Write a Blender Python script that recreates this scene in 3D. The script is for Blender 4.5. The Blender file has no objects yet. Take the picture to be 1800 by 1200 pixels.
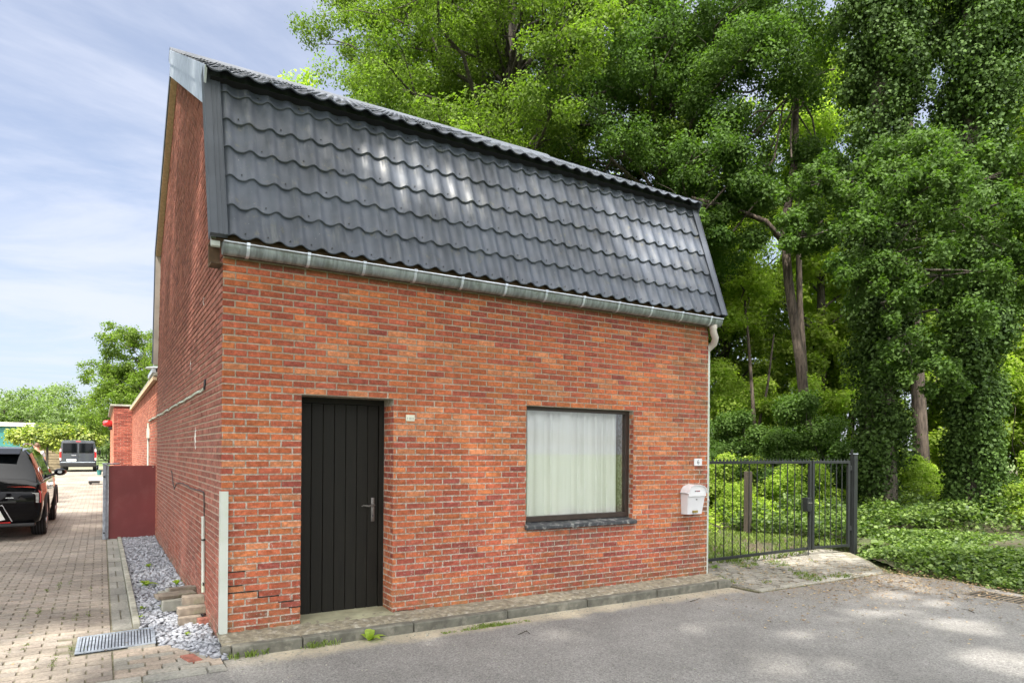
import bpy, bmesh, math, random
import numpy as np
from mathutils import Vector, Matrix, Euler
random.seed(7)
SC = bpy.context.scene
COL = SC.collection
R = math.radians
# ------------------------------------------------------------------ camera
cd = bpy.data.cameras.new('camera'); cam = bpy.data.objects.new('camera', cd); COL.objects.link(cam)
cd.sensor_width = 36; cd.lens = 1187 / 1800 * 36; cd.shift_y = 193.4 / 1800; cd.clip_end = 2000; cd.clip_start = .05
cam.matrix_world = Matrix.Translation((-.86, -6.09, 1.62)) @ Matrix.Rotation(R(-31.31), 4, 'Z') @ Matrix.Rotation(R(90), 4, 'X') @ Matrix.Rotation(.0075, 4, 'Z')
SC.camera = cam
# ------------------------------------------------------------------ sun, sky, exposure
SUN = Vector((-.33, -.42, .845)).normalized()
sl = bpy.data.lights.new('sun', 'SUN'); sl.energy = 4.6; sl.angle = R(1.3); sl.color = (1, .95, .86)
so = bpy.data.objects.new('sun', sl); COL.objects.link(so); so.rotation_euler = SUN.to_track_quat('Z', 'Y').to_euler()
W = bpy.data.worlds.new('World'); SC.world = W; W.use_nodes = True
nt = W.node_tree; nt.nodes.clear(); N = nt.nodes.new; L = nt.links.new
def wmath(op, a, b=None, c=None):
    n = N('ShaderNodeMath'); n.operation = op
    for i, v in enumerate((a, b, c)):
        if v is None: continue
        if isinstance(v, (int, float)): n.inputs[i].default_value = v
        else: L(v, n.inputs[i])
    return n.outputs[0]
sky = N('ShaderNodeTexSky'); sky.sky_type = 'NISHITA'; sky.sun_disc = False
sky.sun_elevation = math.asin(SUN.z); sky.sun_rotation = math.atan2(SUN.x, SUN.y); sky.air_density = 1.0; sky.dust_density = 1.6; sky.ozone_density = 2.5
tc = N('ShaderNodeTexCoord'); sx = N('ShaderNodeSeparateXYZ'); L(tc.outputs['Generated'], sx.inputs[0])
zz = wmath('ADD', wmath('MAXIMUM', sx.outputs[2], 0), .16)
cv = N('ShaderNodeCombineXYZ'); L(wmath('DIVIDE', sx.outputs[0], zz), cv.inputs[0]); L(wmath('DIVIDE', sx.outputs[1], zz), cv.inputs[1])
mp = N('ShaderNodeMapping'); L(cv.outputs[0], mp.inputs[0]); mp.inputs['Rotation'].default_value = (0, 0, R(28)); mp.inputs['Scale'].default_value = (.6, 1.15, 1)
n1 = N('ShaderNodeTexNoise'); L(mp.outputs[0], n1.inputs['Vector']); n1.inputs['Scale'].default_value = 1.1; n1.inputs['Detail'].default_value = 9; n1.inputs['Roughness'].default_value = .6; n1.inputs['Distortion'].default_value = .5
r1 = N('ShaderNodeMapRange'); L(n1.outputs[0], r1.inputs[0]); r1.inputs[1].default_value = .36; r1.inputs[2].default_value = .66; r1.inputs[3].default_value = .34; r1.inputs[4].default_value = .9; r1.interpolation_type = 'SMOOTHSTEP'
SKYK = .060
bg = N('ShaderNodeBackground'); bg.inputs[1].default_value = SKYK
mx = N('ShaderNodeMix'); mx.data_type = 'RGBA'; L(r1.outputs[0], mx.inputs[0]); sb = N('ShaderNodeMix'); sb.data_type = 'RGBA'; sb.blend_type = 'MULTIPLY'; sb.inputs[0].default_value = 1; L(sky.outputs[0], sb.inputs[6]); sb.inputs[7].default_value = (1.5, 1.48, 1.52, 1); L(sb.outputs[2], mx.inputs[6]); mx.inputs[7].default_value = (6.9, 7.3, 8.5, 1)
# broad bright sky lobe round the sun, added to light the shaded front wall
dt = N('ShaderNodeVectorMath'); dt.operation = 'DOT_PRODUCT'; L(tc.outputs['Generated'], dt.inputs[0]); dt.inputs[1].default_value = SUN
sky_fill = wmath('MULTIPLY', wmath('POWER', wmath('MAXIMUM', dt.outputs['Value'], 0), 2.2), 56)
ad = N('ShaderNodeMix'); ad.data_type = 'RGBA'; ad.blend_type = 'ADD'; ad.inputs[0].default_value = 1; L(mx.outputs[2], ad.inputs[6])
fill_rgb = N('ShaderNodeCombineXYZ'); L(sky_fill, fill_rgb.inputs[0]); L(wmath('MULTIPLY', sky_fill, .97), fill_rgb.inputs[1]); L(wmath('MULTIPLY', sky_fill, .92), fill_rgb.inputs[2]); L(fill_rgb.outputs[0], ad.inputs[7])
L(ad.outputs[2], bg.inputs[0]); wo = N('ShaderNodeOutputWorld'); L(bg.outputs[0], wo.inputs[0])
SC.view_settings.view_transform = 'Standard'; SC.view_settings.look = 'None'; SC.view_settings.exposure = 1.12; SC.view_settings.gamma = 1
SC.cycles.max_bounces = 7; SC.cycles.diffuse_bounces = 4; SC.cycles.transparent_max_bounces = 12; SC.cycles.transmission_bounces = 5; SC.cycles.sample_clamp_indirect = 6
SC.cycles.caustics_reflective = False; SC.cycles.caustics_refractive = False
try: SC.cycles.use_denoising = True
except Exception: pass

# ------------------------------------------------------------------ materials
class NT:
    def __init__(s, name):
        s.m = bpy.data.materials.new(name); s.m.use_nodes = True; s.t = s.m.node_tree; s.p = s.t.nodes['Principled BSDF']; s.out = s.t.nodes['Material Output']
        s._tc = None
    def n(s, typ, **k):
        x = s.t.nodes.new(typ)
        for a, v in k.items(): setattr(x, a, v)
        return x
    def l(s, a, b): s.t.links.new(a, b)
    def obj(s):
        if not s._tc: s._tc = s.n('ShaderNodeTexCoord')
        return s._tc.outputs['Object']
    def noise(s, scale, detail=4, rough=.55, vec=None, stretch=None, dist=0):
        v = vec or s.obj()
        if stretch:
            m = s.n('ShaderNodeMapping'); m.inputs['Scale'].default_value = stretch; s.l(v, m.inputs[0]); v = m.outputs[0]
        x = s.n('ShaderNodeTexNoise'); x.inputs['Scale'].default_value = scale; x.inputs['Detail'].default_value = detail; x.inputs['Roughness'].default_value = rough; x.inputs['Distortion'].default_value = dist
        s.l(v, x.inputs['Vector']); return x.outputs[0]
    def rng(s, v, a, b, c=0, d=1, smooth=True):
        x = s.n('ShaderNodeMapRange'); s.l(v, x.inputs[0])
        for i, q in enumerate((a, b, c, d)): x.inputs[i + 1].default_value = q
        if smooth: x.interpolation_type = 'SMOOTHSTEP'
        return x.outputs[0]
    def mth(s, op, a, b=None):
        x = s.n('ShaderNodeMath', operation=op)
        for i, v in enumerate((a, b)):
            if v is None: continue
            if isinstance(v, (int, float)): x.inputs[i].default_value = v
            else: s.l(v, x.inputs[i])
        return x.outputs[0]
    def mix(s, f, a, b, blend='MIX'):
        x = s.n('ShaderNodeMix', data_type='RGBA', blend_type=blend)
        for i, v in ((0, f), (6, a), (7, b)):
            if isinstance(v, (int, float)): x.inputs[i].default_value = v
            elif isinstance(v, tuple): x.inputs[i].default_value = v if len(v) == 4 else v + (1,)
            else: s.l(v, x.inputs[i])
        return x.outputs[2]
    def attr(s, name, out='Color'):
        x = s.n('ShaderNodeAttribute'); x.attribute_name = name; return x.outputs[out]
    def bump(s, h, strength=.3, dist=.01):
        b = s.n('ShaderNodeBump'); b.inputs['Strength'].default_value = strength; b.inputs['Distance'].default_value = dist; s.l(h, b.inputs['Height']); s.l(b.outputs[0], s.p.inputs['Normal'])
    def set(s, **k):
        for a, v in k.items():
            i = s.p.inputs[a.replace('_', ' ')]
            if isinstance(v, (int, float)): i.default_value = v
            elif isinstance(v, tuple): i.default_value = v if len(v) == 4 else v + (1,)
            else: s.l(v, i)
        return s
def simple(name, col, rough=.6, metal=0, var=.2, scale=6, bump=0, bscale=60, bdist=.003, coat=0, stretch=None, dirt=None, dscale=2, spec=None):
    t = NT(name)
    f = t.rng(t.noise(scale, 5, stretch=stretch), .3, .7, 1 - var, 1 + var)
    c = t.mix(1.0, tuple(col), f, 'MULTIPLY')
    if dirt: c = t.mix(t.rng(t.noise(dscale, 7, .65), .5, .68, 0, .8), c, tuple(dirt))
    t.set(Base_Color=c, Roughness=rough, Metallic=metal)
    if coat: t.set(Coat_Weight=coat, Coat_Roughness=.03)
    if spec is not None: t.p.inputs['Specular IOR Level'].default_value = spec
    if bump: t.bump(t.noise(bscale, 4, stretch=stretch), bump, bdist)
    return t.m
M = {}
def brickmat(name, speck=.5, moss=0, fade=0, side=False):
    t = NT(name); c = t.attr('col')
    f = t.rng(t.noise(34, 7, .75), .32, .7, .66, 1.28); c = t.mix(1.0, c, f, 'MULTIPLY')
    f = t.rng(t.noise(12, 4, .6, stretch=(1, 1, 2.5)), .35, .7, .80, 1.15); c = t.mix(1.0, c, f, 'MULTIPLY')
    sp = t.rng(t.noise(95, 3, .6), .62, .70, 0, .55 * speck); c = t.mix(sp, c, (.62, .56, .5))
    pit = t.rng(t.noise(120, 3, .6), .27, .33, .75, 0); c = t.mix(pit, c, (.05, .03, .025))
    sxyz = t.n('ShaderNodeSeparateXYZ'); t.l(t.obj(), sxyz.inputs[0]); X, Y, Z = sxyz.outputs
    wear = t.rng(Z, 1.9, .1, 0, 1)
    ef = t.mth('MULTIPLY', t.rng(t.noise(26, 7, .75), .56, .68, 0, .75), wear); c = t.mix(ef, c, (.58, .52, .46)) if not side else t.mix(t.mth('MULTIPLY', ef, .6), c, (.45, .34, .28))
    if moss:
        mm = t.mth('MULTIPLY', t.rng(X, 4.7, 5.8, 0, 1), t.rng(t.noise(6, 8, .72), .42, .66, 0, .85)); c = t.mix(mm, c, (.10, .085, .05))
        m2 = t.mth('MULTIPLY', t.rng(Z, .42, .0, 0, 1), t.rng(t.noise(9, 7, .7), .4, .62, 0, .7)); c = t.mix(m2, c, (.12, .12, .06))
        m3 = t.mth('MULTIPLY', t.rng(Z, 3.16, 3.24, 0, 1), .55); c = t.mix(m3, c, (.10, .10, .05))  # even olive band across the wall top, just below the gutter
    if moss:
        us = t.mth('MULTIPLY', t.mth('MULTIPLY', t.rng(X, 2.95, 3.1), t.rng(X, 4.6, 4.45)), t.mth('MULTIPLY', t.rng(Z, .1, .75), t.rng(Z, .86, .84))); c = t.mix(t.mth('MULTIPLY', us, t.rng(t.noise(10, 5, .6, stretch=(1, 1, .08)), .42, .66, 0, .5)), c, (.12, .09, .07))
        c = t.mix(1.0, c, t.rng(t.noise(.7, 4, .6), .3, .7, .86, 1.1), 'MULTIPLY')
    if side:
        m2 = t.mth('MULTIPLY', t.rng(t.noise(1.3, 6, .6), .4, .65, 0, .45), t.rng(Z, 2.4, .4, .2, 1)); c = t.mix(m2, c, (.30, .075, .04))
        m3 = t.mth('MULTIPLY', t.rng(Z, .3, .0, 0, 1), t.rng(t.noise(9, 7, .7), .4, .6, 0, .8)); c = t.mix(m3, c, (.16, .14, .10))
    t.set(Base_Color=c, Roughness=.88); t.p.inputs['Specular IOR Level'].default_value = .25
    t.bump(t.noise(45, 6, .7), .6, .008); return t.m
def mortarmat(name, base, white, wamt=.6):
    t = NT(name); sxyz = t.n('ShaderNodeSeparateXYZ'); t.l(t.obj(), sxyz.inputs[0])
    c = t.mix(t.rng(t.noise(20, 6, .7), .35, .65), tuple(base), tuple(x * .68 for x in base))
    w = t.mth('MULTIPLY', t.rng(t.noise(30, 5, .75), .46, .56, 0, wamt), t.rng(sxyz.outputs[2], 2.9, 1.2, .25, 1)); c = t.mix(w, c, tuple(white))
    d = t.rng(t.noise(9, 7, .75), .28, .36, .7, 0); c = t.mix(d, c, (.13, .11, .08))
    if 'gable' in name: c = t.mix(t.rng(t.mth('ADD', sxyz.outputs[2], t.mth('MULTIPLY', t.noise(1.5, 4), .8)), 2.6, 3.3, 0, .85), c, (.085, .05, .04))  # shade of the recessed upper joints put into the mortar colour
    t.set(Base_Color=c, Roughness=.95); t.bump(t.noise(140, 5, .7), .7, .005); return t.m
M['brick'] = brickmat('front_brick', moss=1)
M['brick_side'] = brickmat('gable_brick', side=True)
M['mortar'] = mortarmat('front_mortar', (.37, .32, .24), (.70, .66, .60))
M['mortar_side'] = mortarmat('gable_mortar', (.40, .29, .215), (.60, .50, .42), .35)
M['render'] = simple('dark_room', (.10, .09, .08), .9)
def tilemat():
    t = NT('slate_metal_tile')
    f = t.rng(t.noise(2.2, 6, .6), .3, .7, .75, 1.3); c = t.mix(1.0, (.058, .069, .092), f, 'MULTIPLY')
    st = t.rng(t.noise(9, 5, .65, stretch=(1.6, .25, .12)), .55, .75, 0, .42); c = t.mix(st, c, (.21, .215, .20))
    li = t.rng(t.noise(9, 8, .78), .56, .72, 0, .5); c = t.mix(li, c, (.19, .17, .08))
    sp = t.rng(t.noise(60, 3, .6), .70, .74, 0, .7); c = t.mix(sp, c, (.28, .29, .28))
    t.set(Base_Color=c, Roughness=t.rng(t.noise(7, 4), .3, .7, .44, .58)); t.bump(t.noise(120, 3), .2, .001); return t.m
M['tile'] = tilemat()
M['tile'].node_tree.nodes['Principled BSDF'].inputs['Specular IOR Level'].default_value = .55
M['side_board'] = simple('grey_side_board', (.2,.2,.2), .6)
M['trim_metal'] = simple('dark_grey_trim_metal', (.07, .08, .10), .55, .0, .15, 3)
M['zinc'] = simple('zinc', (.23, .26, .265), .48, .4, .3, 9, .15, 40, .002, stretch=(3, 1, .4), dirt=(.13, .15, .13), dscale=7)
M['zinc_light'] = simple('bright_zinc', (.55, .60, .66), .35, .5, .15, 9)
M['white_pvc'] = simple('white_plastic', (.50, .53, .48), .35, 0, .05, 3, dirt=(.45, .5, .38), dscale=4)
M['tan_wood'] = simple('tan_board', (.55, .42, .27), .75, 0, .15, 5, .2, 30, .002, stretch=(6, 6, .6))
M['pale_board'] = simple('pale_board', (.50, .46, .42), .7, 0, .12, 5)
M['dark_wood'] = simple('old_dark_wood', (.09, .055, .03), .85, 0, .4, 9, .4, 40, .004)
def doormat():
    t = NT('black_stained_door'); g = t.noise(26, 6, .7, stretch=(3, 3, .12))
    c = t.mix(t.rng(g, .35, .7), (.008, .0075, .006), (.017, .016, .012)); t.p.inputs['Specular IOR Level'].default_value = .2; t.set(Base_Color=c, Roughness=t.rng(g, .3, .7, .5, .7)); t.bump(g, .35, .002); return t.m
M['door'] = doormat()
M['steel'] = simple('worn_steel', (.20, .19, .18), .45, .8, .2, 20)
M['brown_frame'] = simple('brown_window_paint', (.035, .022, .016), .45, 0, .2, 12, .15, 60, .001)
M['stone_sill'] = simple('worn_black_sill', (.035, .038, .042), .55, 0, .3, 14, .5, 50, .004, dirt=(.36, .36, .33), dscale=16)
M['concrete'] = simple('weathered_concrete', (.29, .285, .24), .9, 0, .22, 9, .5, 90, .004, dirt=(.13, .13, .085), dscale=5)
M['concrete_dark'] = simple('mossy_kerb_concrete', (.115, .112, .09), .92, 0, .28, 10, .5, 90, .004, dirt=(.22, .21, .17), dscale=7)
M['rough_concrete'] = simple('crumbling_concrete', (.215, .19, .135), .95, 0, .3, 18, .7, 60, .008, dirt=(.42, .40, .34), dscale=16)
M['green_concrete'] = simple('threshold_concrete', (.30, .29, .19), .85, 0, .2, 7, .4, 60, .003)
def asphalt():
    t = NT('asphalt'); v = t.n('ShaderNodeTexVoronoi'); v.inputs['Scale'].default_value = 95; t.l(t.obj(), v.inputs['Vector'])
    f = t.rng(v.outputs['Color'], 0, 1, .55, 1.55, False); c = t.mix(1.0, (.165, .16, .152), f, 'MULTIPLY')
    c = t.mix(1.0, c, t.rng(t.noise(1.1, 6, .6), .3, .7, .84, 1.16), 'MULTIPLY')
    sp = t.rng(t.noise(230, 2, .5), .68, .71, 0, .85); c = t.mix(sp, c, (.42, .40, .37))
    s = t.n('ShaderNodeSeparateXYZ'); t.l(t.obj(), s.inputs[0]); X, Y, Z = s.outputs
    edge = t.mth('ADD', Y, t.mth('MULTIPLY', t.noise(3.5, 6, .7), .36))
    d1 = t.mth('MULTIPLY', t.rng(edge, -.56, -.36, 0, .9), t.rng(X, -.2, .6, .15, 1)); d1 = t.mth('MULTIPLY', d1, t.rng(t.noise(34, 6, .75), .3, .6, .35, 1)); c = t.mix(d1, c, (.40, .35, .25))
    d2 = t.mth('MULTIPLY', t.rng(t.mth('ADD', t.mth('MULTIPLY', X, .55), t.mth('MULTIPLY', Y, .75)), 1.6, 3.6, 0, .75), t.rng(t.noise(8, 8, .75), .40, .6, .1, 1)); c = t.mix(d2, c, (.20, .155, .11))
    t.set(Base_Color=c, Roughness=.87); t.bump(v.outputs['Distance'], .5, .006); return t.m
M['asphalt'] = asphalt()
def pavermat(name, moss=.5):
    t = NT(name); c = t.attr('col')
    c = t.mix(1.0, c, t.rng(t.noise(40, 6, .7), .3, .7, .72, 1.25), 'MULTIPLY')
    c = t.mix(1.0, c, t.rng(t.noise(.9, 5, .6), .35, .65, .72, 1.12), 'MULTIPLY')
    c = t.mix(t.rng(t.noise(200, 2), .68, .72, 0, .5), c, (.45, .42, .38))
    c = t.mix(t.rng(t.noise(3, 8, .75), .56, .7, 0, moss), c, (.13, .13, .07))
    t.set(Base_Color=c, Roughness=.9); t.bump(t.noise(130, 5, .7), .5, .004); return t.m
M['paver'] = pavermat('clay_paver'); M['paver_grey'] = pavermat('grey_paver', .7)
M['joint'] = simple('sandy_joint', (.16, .145, .10), .95, 0, .35, 14, .6, 80, .006, dirt=(.10, .125, .04), dscale=3)
def soil(name, a, b, s=3):
    t = NT(name); c = t.mix(t.rng(t.noise(s, 8, .7), .4, .62), tuple(a), tuple(b)); c = t.mix(t.rng(t.noise(60, 4, .7), .35, .7), c, tuple(x * .5 for x in a)); t.set(Base_Color=c, Roughness=.95); t.bump(t.noise(30, 8, .75), .8, .03); return t.m
M['soil'] = soil('woodland_floor', (.095, .075, .045), (.06, .085, .025))
M['lawn'] = soil('lawn', (.10, .15, .035), (.13, .17, .045), 1.2)
M['red_paint'] = simple('faded_red_paint', (.18, .036, .036), .5, 0, .13, 1.6, .1, 8, .002, dirt=(.20, .06, .055), dscale=3)
M['galv'] = simple('galvanised_steel', (.34, .38, .43), .5, .3, .25, 14)
M['black_metal'] = simple('black_gate_metal', (.010, .012, .012), .5, 0, .25, 20)
M['post_wood'] = simple('grey_post_wood', (.04, .031, .021), .85, 0, .3, 8, .4, 30, .004, stretch=(5, 5, .4))
M['fence_wood'] = simple('weathered_fence_wood', (.30, .24, .15), .85, 0, .3, 6, .4, 30, .004, stretch=(.5, 4, 5))
M['carpaint'] = simple('black_car_paint', (.004, .004, .005), .04, 0, .05, 2)
M['carpaint'].node_tree.nodes['Principled BSDF'].inputs['Specular IOR Level'].default_value = .22
M['carglass'] = simple('tinted_car_glass', (.004, .005, .006), .03, 0, .05, 2, spec=.25)
M['vanpaint'] = simple('dark_grey_van_paint', (.035, .04, .05), .25, 0, .05, 2, coat=1)
M['rubber'] = simple('rubber', (.014, .014, .014), .8, 0, .15, 20)
M['plastic_black'] = simple('black_plastic', (.012, .012, .013), .5, 0, .1, 20)
M['rim'] = simple('alloy', (.35, .36, .38), .3, .8, .1, 20)
M['red_lens'] = simple('red_lens', (.42, .012, .014), .12, 0, .08, 9, coat=1)
M['white_lens'] = simple('clear_lens', (.62, .60, .58), .15, 0, .08, 9, coat=1)
M['silver'] = simple('silver_trim', (.55, .56, .58), .25, .8, .05, 9)
M['plate_white'] = simple('plate_white', (.70, .70, .66), .4, 0, .04, 9)
M['white_enamel'] = simple('white_enamel', (.66, .66, .68), .3, 0, .03, 5, coat=.3)
M['cream_plate'] = simple('cream_plate', (.66, .66, .54), .4, 0, .04, 9)
M['brass'] = simple('brass', (.40, .30, .10), .4, .7, .1, 30)
M['ink'] = simple('dark_ink', (.05, .05, .06), .6)
M['faint_ink'] = simple('faint_ink', (.34, .33, .28), .6)
M['red_ink'] = simple('red_ink', (.35, .03, .03), .6)
M['slate'] = simple('grey_slate_pebble', (.29, .30, .33), .8, 0, .25, 20, .2, 90, .001)
M['slab'] = simple('old_concrete_slab', (.20, .165, .13), .93, 0, .3, 14, .5, 80, .003, dirt=(.12, .12, .07), dscale=6)
M['slab_red'] = simple('red_brick_block', (.27, .10, .07), .9, 0, .3, 20, .5, 80, .003)
M['drain_iron'] = simple('rusty_drain_iron', (.12, .095, .07), .8, .2, .3, 20)
M['teal'] = simple('teal_tarpaulin', (.03, .16, .15), .5, 0, .12, 2, .3, 3, .03)
M['skin'] = simple('skin', (.55, .31, .22), .55, 0, .05, 9)
M['shirt'] = simple('grey_shirt', (.42, .43, .47), .85, 0, .08, 9)
M['jeans'] = simple('dark_trousers', (.03, .04, .07), .85, 0, .1, 9)
M['hair'] = simple('brown_hair', (.10, .055, .03), .7, 0, .2, 40)
M['crack'] = simple('dark_crack', (.012, .009, .007), 1)
def barkmat(name, a, b, sc=14):
    t = NT(name); g = t.noise(sc, 8, .75, stretch=(1.4, 1.4, .22)); c = t.mix(t.rng(g, .38, .62), tuple(a), tuple(b)); t.set(Base_Color=c, Roughness=.93); t.bump(g, 1.0, .03); return t.m
M['bark'] = barkmat('oak_bark', (.025, .021, .016), (.095, .08, .06)); M['pine_bark'] = barkmat('pine_bark', (.03, .022, .017), (.115, .088, .068), 12)
def leafmat(name, dark, light, trans=.45, gloss=.35, spec=.3):
    t = NT(name); a = t.attr('tint', 'Fac'); oi = t.n('ShaderNodeObjectInfo')
    c = t.mix(a, tuple(dark), tuple(light)); c = t.mix(1.0, c, t.rng(oi.outputs['Random'], 0, 1, .82, 1.18, False), 'MULTIPLY')
    t.set(Base_Color=c, Roughness=gloss + .15); t.p.inputs['Specular IOR Level'].default_value = spec
    tr = t.n('ShaderNodeBsdfTranslucent'); t.l(t.mix(1.0, c, (1.25, 1.5, .45), 'MULTIPLY'), tr.inputs[0])
    ms = t.n('ShaderNodeMixShader'); ms.inputs[0].default_value = trans; t.l(t.p.outputs[0], ms.inputs[1]); t.l(tr.outputs[0], ms.inputs[2]); t.l(ms.outputs[0], t.out.inputs[0]); return t.m
M['oak_leaf'] = leafmat('oak_leaves', (.055, .095, .016), (.18, .25, .05), .5, .4, .12)
M['oak_leaf_deep'] = leafmat('deep_oak_leaves', (.042, .085, .018), (.11, .18, .045), .4, .45, .12)
M['bright_leaf'] = leafmat('sunlit_toned_leaves', (.14, .21, .03), (.38, .47, .10), .55, .45, .12)  # brightness of sunlit shrubs put into the leaf colour; weeds share it
M['ivy_leaf'] = leafmat('ivy_leaves', (.022, .045, .010), (.07, .12, .027), .2, .45, .15)
M['cover_leaf'] = leafmat('ground_ivy_leaves', (.04, .08, .018), (.19, .27, .07), .35, .35, .35)
M['far_leaf'] = leafmat('distant_leaves', (.085, .125, .045), (.20, .27, .10), .45)
M['lime_leaf'] = leafmat('lime_leaves', (.09, .14, .03), (.42, .45, .12), .45)
M['dry_leaf'] = leafmat('dry_leaves', (.16, .09, .045), (.40, .30, .17), .1)
M['grass_blade'] = leafmat('grass_blades', (.10, .16, .03), (.24, .30, .08), .4)
def glassmat():
    t = NT('window_glass'); t.t.nodes.remove(t.p); fr = t.n('ShaderNodeLayerWeight'); fr.inputs[0].default_value = .5
    gl = t.n('ShaderNodeBsdfGlossy'); gl.inputs['Roughness'].default_value = .01; tr = t.n('ShaderNodeBsdfTransparent'); tr.inputs[0].default_value = (.97, .98, .97, 1)
    ms = t.n('ShaderNodeMixShader'); t.l(t.mth('ADD', t.mth('MULTIPLY', t.mth('POWER', fr.outputs['Facing'], 2.5), .75), .09), ms.inputs[0]); t.l(tr.outputs[0], ms.inputs[1]); t.l(gl.outputs[0], ms.inputs[2]); t.l(ms.outputs[0], t.out.inputs[0]); return t.m
M['glass'] = glassmat()
def curtainmat():
    t = NT('sheer_curtain'); c = t.mix(t.rng(t.noise(6, 3, stretch=(8, 1, .3)), .3, .7), (.86, .86, .84), (.90, .90, .89)); t.set(Base_Color=c, Roughness=.9)
    tr = t.n('ShaderNodeBsdfTransparent'); ms = t.n('ShaderNodeMixShader'); ms.inputs[0].default_value = .06; t.l(t.p.outputs[0], ms.inputs[1]); t.l(tr.outputs[0], ms.inputs[2]); t.l(ms.outputs[0], t.out.inputs[0]); return t.m
M['curtain'] = curtainmat()

# ------------------------------------------------------------------ object helpers
def tag(o, label=None, cat=None, group=None, kind=None):
    if label: o['label'] = label
    if cat: o['category'] = cat
    if group: o['group'] = group
    if kind: o['kind'] = kind
    return o
def empty(name, loc=(0, 0, 0), rz=0, **k):
    o = bpy.data.objects.new(name, None); COL.objects.link(o); o.location = loc; o.rotation_euler = (0, 0, rz); o.empty_display_size = .2
    return tag(o, **k)
def put(name, me, parent=None, **k):
    o = bpy.data.objects.new(name, me); COL.objects.link(o)
    if parent is not None: o.parent = parent
    return tag(o, **k)
def kids(o): return [c for c in bpy.data.objects if c.parent == o]
def copy_tree(o, parent=None, ch=None):
    c = o.copy(); COL.objects.link(c)
    if parent is not None: c.parent = parent
    for k in kids(o): copy_tree(k, c)
    return c
class MB:
    def __init__(s): s.v = []; s.f = []; s.m = []; s.c = []; s.mats = []; s.xf = None
    def add(s, verts, faces, mat=None, col=None):
        b = len(s.v); s.v += [tuple(v) for v in verts]
        i = 0
        if mat is not None:
            mm = M[mat] if isinstance(mat, str) else mat
            if mm not in s.mats: s.mats.append(mm)
            i = s.mats.index(mm)
        for f in faces: s.f.append([b + q for q in f]); s.m.append(i); s.c.append(col or (1, 1, 1))
        return s
    def box(s, a, b, mat=None, col=None, bev=0):
        x0, y0, z0 = [min(p, q) for p, q in zip(a, b)]; x1, y1, z1 = [max(p, q) for p, q in zip(a, b)]
        if bev:
            bm = bmesh.new(); bmesh.ops.create_cube(bm, size=1)
            for v in bm.verts: v.co = Vector(((x0 + x1) / 2 + v.co.x * (x1 - x0), (y0 + y1) / 2 + v.co.y * (y1 - y0), (z0 + z1) / 2 + v.co.z * (z1 - z0)))
            bmesh.ops.bevel(bm, geom=bm.edges[:], offset=bev, segments=2, affect='EDGES', profile=.5)
            bm.verts.index_update(); s.add([v.co[:] for v in bm.verts], [[v.index for v in f.verts] for f in bm.faces], mat, col); bm.free(); return s
        v = [(x0, y0, z0), (x1, y0, z0), (x1, y1, z0), (x0, y1, z0), (x0, y0, z1), (x1, y0, z1), (x1, y1, z1), (x0, y1, z1)]
        return s.add(v, [(0, 3, 2, 1), (4, 5, 6, 7), (0, 1, 5, 4), (1, 2, 6, 5), (2, 3, 7, 6), (3, 0, 4, 7)], mat, col)
    def prism(s, pts, axis, a, b, mat=None, col=None):
        """polygon pts in the plane across axis, extruded a..b.  axis 'x': pts=(y,z); 'y': (x,z); 'z': (x,y)"""
        n = len(pts); mk = {'x': lambda p, t: (t, p[0], p[1]), 'y': lambda p, t: (p[0], t, p[1]), 'z': lambda p, t: (p[0], p[1], t)}[axis]
        v = [mk(p, a) for p in pts] + [mk(p, b) for p in pts]
        return s.add(v, [list(range(n)), list(range(2 * n - 1, n - 1, -1))] + [[i, (i + 1) % n + 0, (i + 1) % n + n, i + n] for i in range(n)], mat, col)
    def tube(s, pts, rad, n=8, mat=None, col=None, cap=True):
        pts = [Vector(p) for p in pts]; rs = rad if isinstance(rad, (list, tuple)) else [rad] * len(pts); vs = []; fs = []
        up = None
        for i, p in enumerate(pts):
            d = (pts[min(i + 1, len(pts) - 1)] - pts[max(i - 1, 0)]).normalized()
            if up is None: up = d.orthogonal().normalized()
            up = (up - d * up.dot(d)); up = up.normalized() if up.length > 1e-6 else d.orthogonal().normalized()
            sd = d.cross(up)
            for k in range(n):
                a = 2 * math.pi * k / n; vs.append(p + (up * math.cos(a) + sd * math.sin(a)) * rs[i])
        for i in range(len(pts) - 1):
            for k in range(n): fs.append((i * n + k, i * n + (k + 1) % n, (i + 1) * n + (k + 1) % n, (i + 1) * n + k))
        if cap: fs.append(list(range(n))[::-1]); fs.append([(len(pts) - 1) * n + k for k in range(n)])
        return s.add(vs, fs, mat, col)
    def sheet(s, rows, mat=None, col=None):
        nr, nc = len(rows), len(rows[0]); v = [p for r in rows for p in r]
        return s.add(v, [(i * nc + j, i * nc + j + 1, (i + 1) * nc + j + 1, (i + 1) * nc + j) for i in range(nr - 1) for j in range(nc - 1)], mat, col)
    def mesh(s, name, smooth=False):
        me = bpy.data.meshes.new(name); me.from_pydata(s.v, [], s.f)
        for m in s.mats: me.materials.append(m)
        me.polygons.foreach_set('material_index', s.m)
        at = me.attributes.new('col', 'FLOAT_COLOR', 'FACE'); at.data.foreach_set('color', np.array([tuple(c) + (1,) for c in s.c], dtype=np.float32).ravel())
        if smooth: me.polygons.foreach_set('use_smooth', [True] * len(s.f))
        me.update(); return me
    def build(s, name, parent=None, smooth=False, **k):
        me = s.mesh(name, smooth); o = put(name, me, parent, **k)
        if smooth == 'auto':
            try: me.set_sharp_from_angle(angle=R(35))
            except Exception: pass
        return o
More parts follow.
